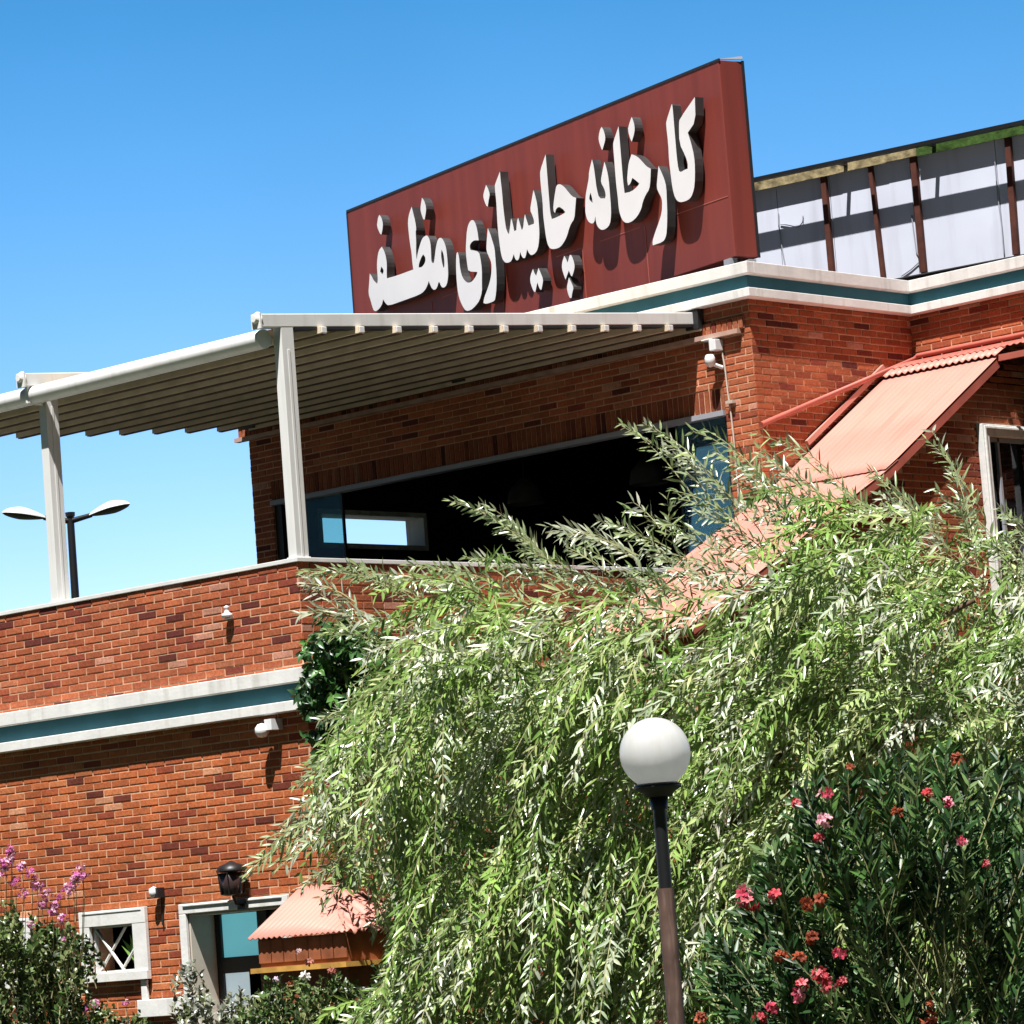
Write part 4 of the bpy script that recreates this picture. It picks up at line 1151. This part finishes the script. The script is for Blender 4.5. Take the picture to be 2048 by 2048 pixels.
A1, L1 = strands(P0, D0, L, gg, .050, (.10, .18), (.018, .026), WCOLS, spread=(.42, 1.0), upbias=.95)
# inner and far side of the crown
n = 2100
px, py = sample(CROWN, n)
dep = front(px, py) + 1.7 + RNG.uniform(0, 1, n) * 2.6
P0 = world(px, py, np.minimum(dep, 29.8))
D0 = unit(camdir(-.3, -.5)[None, :] + RNG.normal(0, .5, (n, 3)))
P0, D0, L, gg = clear(P0, D0, RNG.uniform(.5, .9, n), RNG.uniform(.3, .6, n))
A2, L2 = strands(P0, D0, L, gg, .060, (.12, .19), (.020, .028), WCOLS)
# the long sprays that stand out of the outline
SPR = [((1110, 1125), (905, 1000)), ((1090, 1110), (940, 1010)), ((1130, 1130), (985, 1045)), ((1250, 1100), (1080, 1062)), ((1280, 1120), (1120, 1075)),
       ((1330, 1090), (1200, 1040)), ((1340, 1120), (1230, 1060)), ((1310, 1060), (1255, 1000)), ((1345, 1075), (1330, 1010)),
       ((1440, 1020), (1250, 845)), ((1450, 1000), (1290, 855)), ((1480, 1010), (1330, 900)), ((1500, 1060), (1340, 980)), ((1420, 1090), (1330, 1040)),
       ((1560, 1000), (1400, 868)), ((1540, 1010), (1430, 900)), ((1600, 980), (1500, 890)), ((1660, 960), (1545, 860)),
       ((1650, 1080), (1520, 960)), ((1640, 1100), (1470, 1010)), ((1600, 1120), (1420, 1060)), ((1700, 1040), (1600, 965)), ((1560, 1140), (1400, 1110)), ((1500, 1160), (1340, 1120)),
       ((1480, 1190), (1290, 1150)), ((1400, 1200), (1240, 1180)), ((1650, 1040), (1560, 1000)), ((1580, 1080), (1480, 950)),
       ((1960, 1040), (1862, 872)), ((1955, 1080), (1905, 930)), ((1970, 1080), (1890, 985)), ((1960, 1120), (1925, 1000)),
       ((830, 1200), (605, 1140)), ((860, 1230), (690, 1140)), ((930, 1200), (760, 1150)), ((1040, 1190), (880, 1145)), ((1150, 1190), (1010, 1130)),
       ((790, 1260), (600, 1232)), ((800, 1290), (640, 1260)), ((1260, 1200), (1120, 1160)), ((960, 1180), (840, 1165)),
       ((760, 1430), (640, 1440)), ((760, 1470), (610, 1540)), ((740, 1500), (600, 1570)), ((700, 1590), (560, 1660)), ((690, 1620), (520, 1700)), ((680, 1640), (488, 1760)), ((720, 1660), (550, 1740)), ((760, 1700), (600, 1775)), ((740, 1740), (640, 1800)), ((820, 1800), (750, 1870)),
       ((1780, 1060), (1690, 985)), ((1840, 1060), (1760, 985)), ((1900, 1100), (1820, 1020)), ((2050, 1150), (1960, 1085)), ((2090, 1180), (2010, 1080)), ((2100, 1120), (2030, 1040)),
       ((1720, 1030), (1640, 940)), ((1810, 1040), (1740, 950)), ((1880, 1080), (1800, 1000)), ((2010, 1110), (1950, 1030)), ((2080, 1120), (2000, 1010)),
       ((1560, 1090), (1450, 990)), ((1520, 1110), (1400, 1020)), ((1470, 1130), (1350, 1060)), ((1600, 1060), (1490, 930)), ((1440, 1170), (1300, 1110)), ((1380, 1190), (1250, 1140)), ((1640, 1010), (1540, 920)),
       ((980, 1190), (830, 1130)), ((1080, 1180), (940, 1120)), ((1180, 1170), (1050, 1110)), ((1240, 1160), (1130, 1090)), ((720, 1230), (610, 1160))]
P0 = []; D0 = []; L = []; gg = []
for (a, b) in SPR:
    for rep in range(2 if a[1] < 1150 else 3):
        ja = RNG.normal(0, 13, 2); jb = RNG.normal(0, 9, 2)
        d0 = 27.0 + RNG.uniform(0, 1.2)
        A = at(a[0] + ja[0], a[1] + ja[1], d0); Bp = at(b[0] + jb[0], b[1] + jb[1], d0 + RNG.uniform(-.25, .25))
        dist = np.linalg.norm(Bp - A); g_ = RNG.uniform(.28, .42)
        v = (Bp - A) / dist + np.array([0, 0, g_])          # endpoint with the droop is exactly Bp
        P0.append(A); D0.append(v); L.append(dist); gg.append(g_)
P0, D0, L, gg = map(np.array, (P0, D0, L, gg))
A3, L3 = strands(P0, D0, L, gg, .055, (.10, .17), (.016, .023), [(.26, .34, .15), (.36, .42, .25), (.46, .50, .36), (.30, .38, .17)])
AA = [np.concatenate(x) for x in zip(A1, A2, A3)]
leaf_mesh('crown', *AA, M['leaf'], wil)
shoots('twigs', L1 + L2 + L3, .0056, M['twig'], wil)

# ---- oleander, lower right
OB = at(1800, 1950, 24.2); ox, oy = float(OB[0]), float(OB[1])
ole = thing('oleander_bush', 'dark green oleander bush with red and pink blossoms beside the globe lamp post', 'bush', (ox, oy, 0))
OPOLY = [(1390, 2150), (1385, 1960), (1430, 1830), (1500, 1740), (1560, 1620), (1640, 1530), (1760, 1490), (1900, 1470), (2060, 1490), (2250, 1560), (2250, 2150)]
n = 430
px, py = sample(OPOLY, n)
keep = ~((((px - 1880) / 105) ** 2 + ((py - 1880) / 130) ** 2 < 1) & (RNG.uniform(0, 1, n) < .85))
px, py = px[keep], py[keep]; n = len(px)
dep = 24.2 - 1.2 * np.sqrt(np.clip(1 - ((px - 1800) / 480) ** 2, 0, 1)) + RNG.uniform(0, 1.6, n)
tips = world(px, py, dep)
basep = np.array([ox, oy, .2]) + RNG.normal(0, .35, (n, 3)) * np.array([1, 1, .1])
d = tips - basep; dist = np.linalg.norm(d, axis=1)
dirn = unit(unit(d) + UP * .5)
Ls = np.minimum(.62, dist)
P0 = tips - dirn * Ls[:, None] + UP * .12 * Ls[:, None]
OC = [(.026, .075, .02), (.04, .105, .025), (.075, .155, .035), (.02, .055, .018), (.15, .23, .08), (.018, .045, .015)]
A, Lo = strands(P0, dirn, Ls, np.full(n, .12), .044, (.13, .20), (.022, .031), OC, spread=(.45, .85), upbias=.5)
leaf_mesh('foliage', *A, M['oleander'], ole, bend=.08)
full = [np.vstack([basep[i] * .7 + P0[i] * .3 if False else basep[i], (basep[i] + P0[i]) * .5 + UP * .1, P0[i]]) for i in range(0, n, 3)]
shoots('stems', Lo + full, .007, M['twig'], ole)

def blossom(p, r, cols, parent, name='blossom', k=14, ps=1.0):
    m = MB()
    for _ in range(max(3, k // 2)):
        o_ = unit(RNG.normal(size=3) + np.array([.35, -.35, .45])); q = np.array(p) + o_ * r * RNG.uniform(.25, .85)
        a = unit(np.cross(o_, RNG.normal(size=3))); b = np.cross(o_, a)
        c = np.array(cols[RNG.integers(0, len(cols))])
        s = r * RNG.uniform(.55, .8) * ps
        for j in range(5):                                         # five separate petals round a small throat
            m.col = tuple(np.clip(c * RNG.uniform(.8, 1.2), 0, 1))
            t = 2 * math.pi * (j + RNG.uniform(-.12, .12)) / 5
            e = a * math.cos(t) + b * math.sin(t); w = -a * math.sin(t) + b * math.cos(t)
            up_ = o_ * s * RNG.uniform(.05, .35)
            m.add([q - o_ * s * .2, q + e * s * .55 + w * s * .34 + up_ * .6, q + e * s + w * s * .16 + up_, q + e * s * .98 - w * s * .2 + up_ * .8, q + e * s * .5 - w * s * .33 + up_ * .5],
                  [(0, 1, 2, 3, 4)], 0, False)
    m.col = (.62, .50, .25)
    return m.build(name, M['petal'], parent)
PINK = [(.70, .13, .20), (.80, .38, .44), (.62, .07, .12)]
RED = [(.46, .04, .05), (.58, .08, .10), (.68, .18, .20)]
RUST = [(.30, .06, .025), (.38, .09, .04), (.22, .05, .03)]
for x, y, s, c in ((1652, 1590, 20, PINK), (1593, 1607, 14, RED), (1652, 1640, 19, PINK), (1637, 1676, 14, RED), (1487, 1790, 20, PINK), (1500, 1810, 17, RED), (1552, 1793, 17, RED),
                   (1612, 1806, 17, RUST), (1640, 1804, 18, RUST), (1622, 1876, 17, RUST), (1562, 1912, 14, RUST), (1598, 1920, 18, RUST), (1678, 1907, 16, PINK), (1640, 1952, 17, RED),
                   (1655, 1972, 17, RED), (1684, 1962, 12, RED), (1594, 1988, 18, PINK), (1605, 1972, 16, RED), (1543, 2014, 14, PINK), (1520, 2036, 14, RED), (1855, 1592, 18, RED),
                   (1897, 1604, 15, PINK), (1797, 1626, 16, RUST), (1922, 1683, 15, PINK), (1972, 1730, 10, RED), (1400, 2040, 15, RUST), (1857, 2038, 20, RUST), (1915, 1522, 17, RUST), (1700, 1536, 13, RUST), (1860, 2010, 10, RUST)):
    dd = 24.2 - 1.2 * math.sqrt(max(0, 1 - ((x - 1800) / 480) ** 2)) - .12
    blossom(at(x, y, dd), s * dd / 7491.5 * (1.12 if y > 1700 else .95), c, ole, k=14, ps=.85)

# ---- flowering shrub, lower left
def bush(name, label, cat, poly, dmin, dmax, nst, leaf_l, leaf_w, cols, sh_len, spacing, mat, base_px, base_d, group=None, spread=(.6, 1.1), updir=.8, ln=.012):
    b = at(*base_px, base_d); root = thing(name, label, cat, (float(b[0]), float(b[1]), 0), group)
    px, py = sample(poly, nst)
    tips = world(px, py, RNG.uniform(dmin, dmax, nst))
    basep = np.array([b[0], b[1], .1]) + RNG.normal(0, .25, (nst, 3)) * np.array([1, 1, .05])
    dirn = unit(unit(tips - basep) * .6 + UP * updir + RNG.normal(0, .35, (nst, 3)))
    Ls = RNG.uniform(sh_len * .7, sh_len * 1.3, nst)
    P0 = tips - dirn * Ls[:, None]
    A, Lo = strands(P0, dirn, Ls, np.full(nst, .1), spacing, leaf_l, leaf_w, cols, spread=spread, upbias=.5)
    leaf_mesh('foliage', *A, mat, root, bend=.15, flat_tip=.66)
    full = [np.vstack([basep[i], (basep[i] + P0[i]) * .5 + UP * .05, P0[i]]) for i in range(0, nst, 5)]
    shoots('stems', Lo + full, .005, M['twig'], root)
    return root
SC1 = [(.045, .085, .022), (.06, .11, .025), (.10, .15, .04), (.035, .06, .02), (.17, .21, .08)]
POLY = [(-120, 2150), (-120, 1810), (20, 1790), (70, 1825), (140, 1835), (180, 1865), (170, 1960), (235, 2000), (300, 2015), (330, 2150)]
r1 = bush('crape_myrtle', 'dark leafy shrub with magenta flower spikes in front of the lattice window', 'shrub', POLY, 29.0, 30.6, 620,
          (.045, .075), (.026, .038), SC1, .34, .034, M['broad'], (90, 2000), 29.8)
MAG = [(.62, .16, .42), (.75, .32, .55), (.50, .10, .30), (.80, .50, .62)]
fl = []
for x, y, s in ((10, 1728, 20), (22, 1712, 14), (44, 1738, 15), (74, 1772, 15), (92, 1790, 14), (150, 1757, 17), (166, 1752, 13), (136, 1780, 15), (120, 1796, 12), (104, 1826, 14), (126, 1838, 14), (172, 2018, 13), (60, 1850, 10), (30, 1765, 15), (62, 1748, 14), (0, 1752, 15), (164, 1738, 12), (146, 1772, 14), (112, 1812, 13), (20, 1700, 11), (84, 1812, 12), (48, 1790, 13), (252, 2008, 10), (190, 2010, 12), (130, 1880, 9)):
    fl.append(np.vstack([np.array([r1.location.x, r1.location.y, .5]) + RNG.normal(0, .1, 3), at(x, y + 150, 29.35), at(x + 3, y + 40, 29.3), at(x, y, 29.3)]))
    blossom(at(x, y, 29.3), s * 29.3 / 7491.5 * 1.15, MAG, r1, 'flower_spike', 34, .42)
shoots('flower_stems', fl, .006, M['twig'], r1)
POLY = [(330, 2150), (345, 1990), (365, 1900), (400, 1930), (430, 1985), (480, 1960), (510, 1990), (520, 2150)]
r2 = bush('white_lit_shrub', 'glossy shrub with leaves tinted white-lit below the window with blue panels', 'shrub', POLY, 29.4, 30.2, 170,
          (.055, .085), (.024, .034), [(.20, .22, .17), (.28, .30, .24), (.10, .13, .06), (.35, .36, .30)], .30, .036, M['broad'], (430, 2040), 29.9)  # pale greys put the white light on the leaves into their colour
POLY = [(470, 2150), (480, 1975), (540, 1940), (600, 1945), (660, 1930), (720, 1940), (770, 1900), (790, 1960), (800, 2150)]
r3 = bush('low_shrub', 'low dark green shrub with small pale flowers in front of the kiosk', 'shrub', POLY, 28.0, 28.9, 420,
          (.05, .085), (.022, .034), SC1 + [(.10, .17, .05)], .30, .034, M['broad'], (640, 2030), 28.5)
for x, y, s, c in ((553, 1962, 10, [(.75, .55, .70)]), (612, 1955, 12, [(.75, .70, .66)]), (580, 1970, 10, RUST), (620, 1925, 12, [(.45, .18, .14)]), (665, 1945, 11, [(.45, .16, .13)]), (600, 1905, 8, [(.6, .4, .4)])):
    blossom(at(x, y, 28.2), s * 28.2 / 7491.5, c, r3, 'blossom', 9)

# ---- creeper on the corner
root = thing('creeper', 'dark broad leaved creeper climbing the corner of the terrace wall', 'climbing plant', (.14, .12, 0))
m = MB(); m.tube([(.12, .10, 0), (.10, .14, 1.2), (.14, .10, 2.4), (.11, .16, 3.4), (.13, .2, 4.3)], [.035, .03, .028, .02, .012], 7); m.build('stem', M['bark'], root)
POLY = [(640, 1300), (652, 1262), (700, 1255), (780, 1300), (800, 1400), (780, 1500), (710, 1525), (668, 1505), (655, 1440), (630, 1420), (612, 1390), (632, 1345)]
n = 560
px, py = sample(POLY, n)
P0 = world(px, py, RNG.uniform(29.6, 30.5, n))
D0 = unit(camdir(-.35, .1, -.4)[None, :] + RNG.normal(0, .5, (n, 3)))
A, Lo = strands(P0, D0, RNG.uniform(.12, .26, n), RNG.uniform(.2, .5, n), .05, (.075, .12), (.042, .062),
                [(.03, .085, .025), (.04, .11, .03), (.05, .13, .035), (.08, .19, .04), (.03, .07, .03)], spread=(.6, 1.2), upbias=.4)
leaf_mesh('foliage', *A, M['broad'], root, bend=.35, fold=.5)
shoots('tendrils', Lo, .004, M['twig'], root)
# plant behind the lattice window
pot = thing('potted_plant', 'green potted plant behind the lattice window', 'plant', (-2.44, .3, .95))
m = MB(); m.lathe([(.0, 0), (.09, 0), (.13, .22), (.11, .22), (.0, .20)], (-2.44, .30, 1.35), 16); m.build('pot', M['booth'], pot)
m = MB(); m.box(-2.75, -2.2, .24, .50, 0, 1.349); m.build('stand', M['darkmetal'], pot)
n = 46
P0 = np.array([-2.44, .22, 1.60]) + RNG.normal(0, .025, (n, 3))
D = unit(np.array([.0, -.32, .9]) + RNG.normal(0, .22, (n, 3)) * np.array([1, .25, .6]))
nn = unit(np.array([.3, -.6, .5]) + RNG.normal(0, .3, (n, 3))); W = unit(np.cross(D, nn)); nn = np.cross(W, D)
leaf_mesh('foliage', P0, D, W, nn, RNG.uniform(.22, .44, n), RNG.uniform(.05, .09, n), mixcol([(.16, .34, .06), (.22, .42, .09)], n), M['broad'], pot, bend=.1)
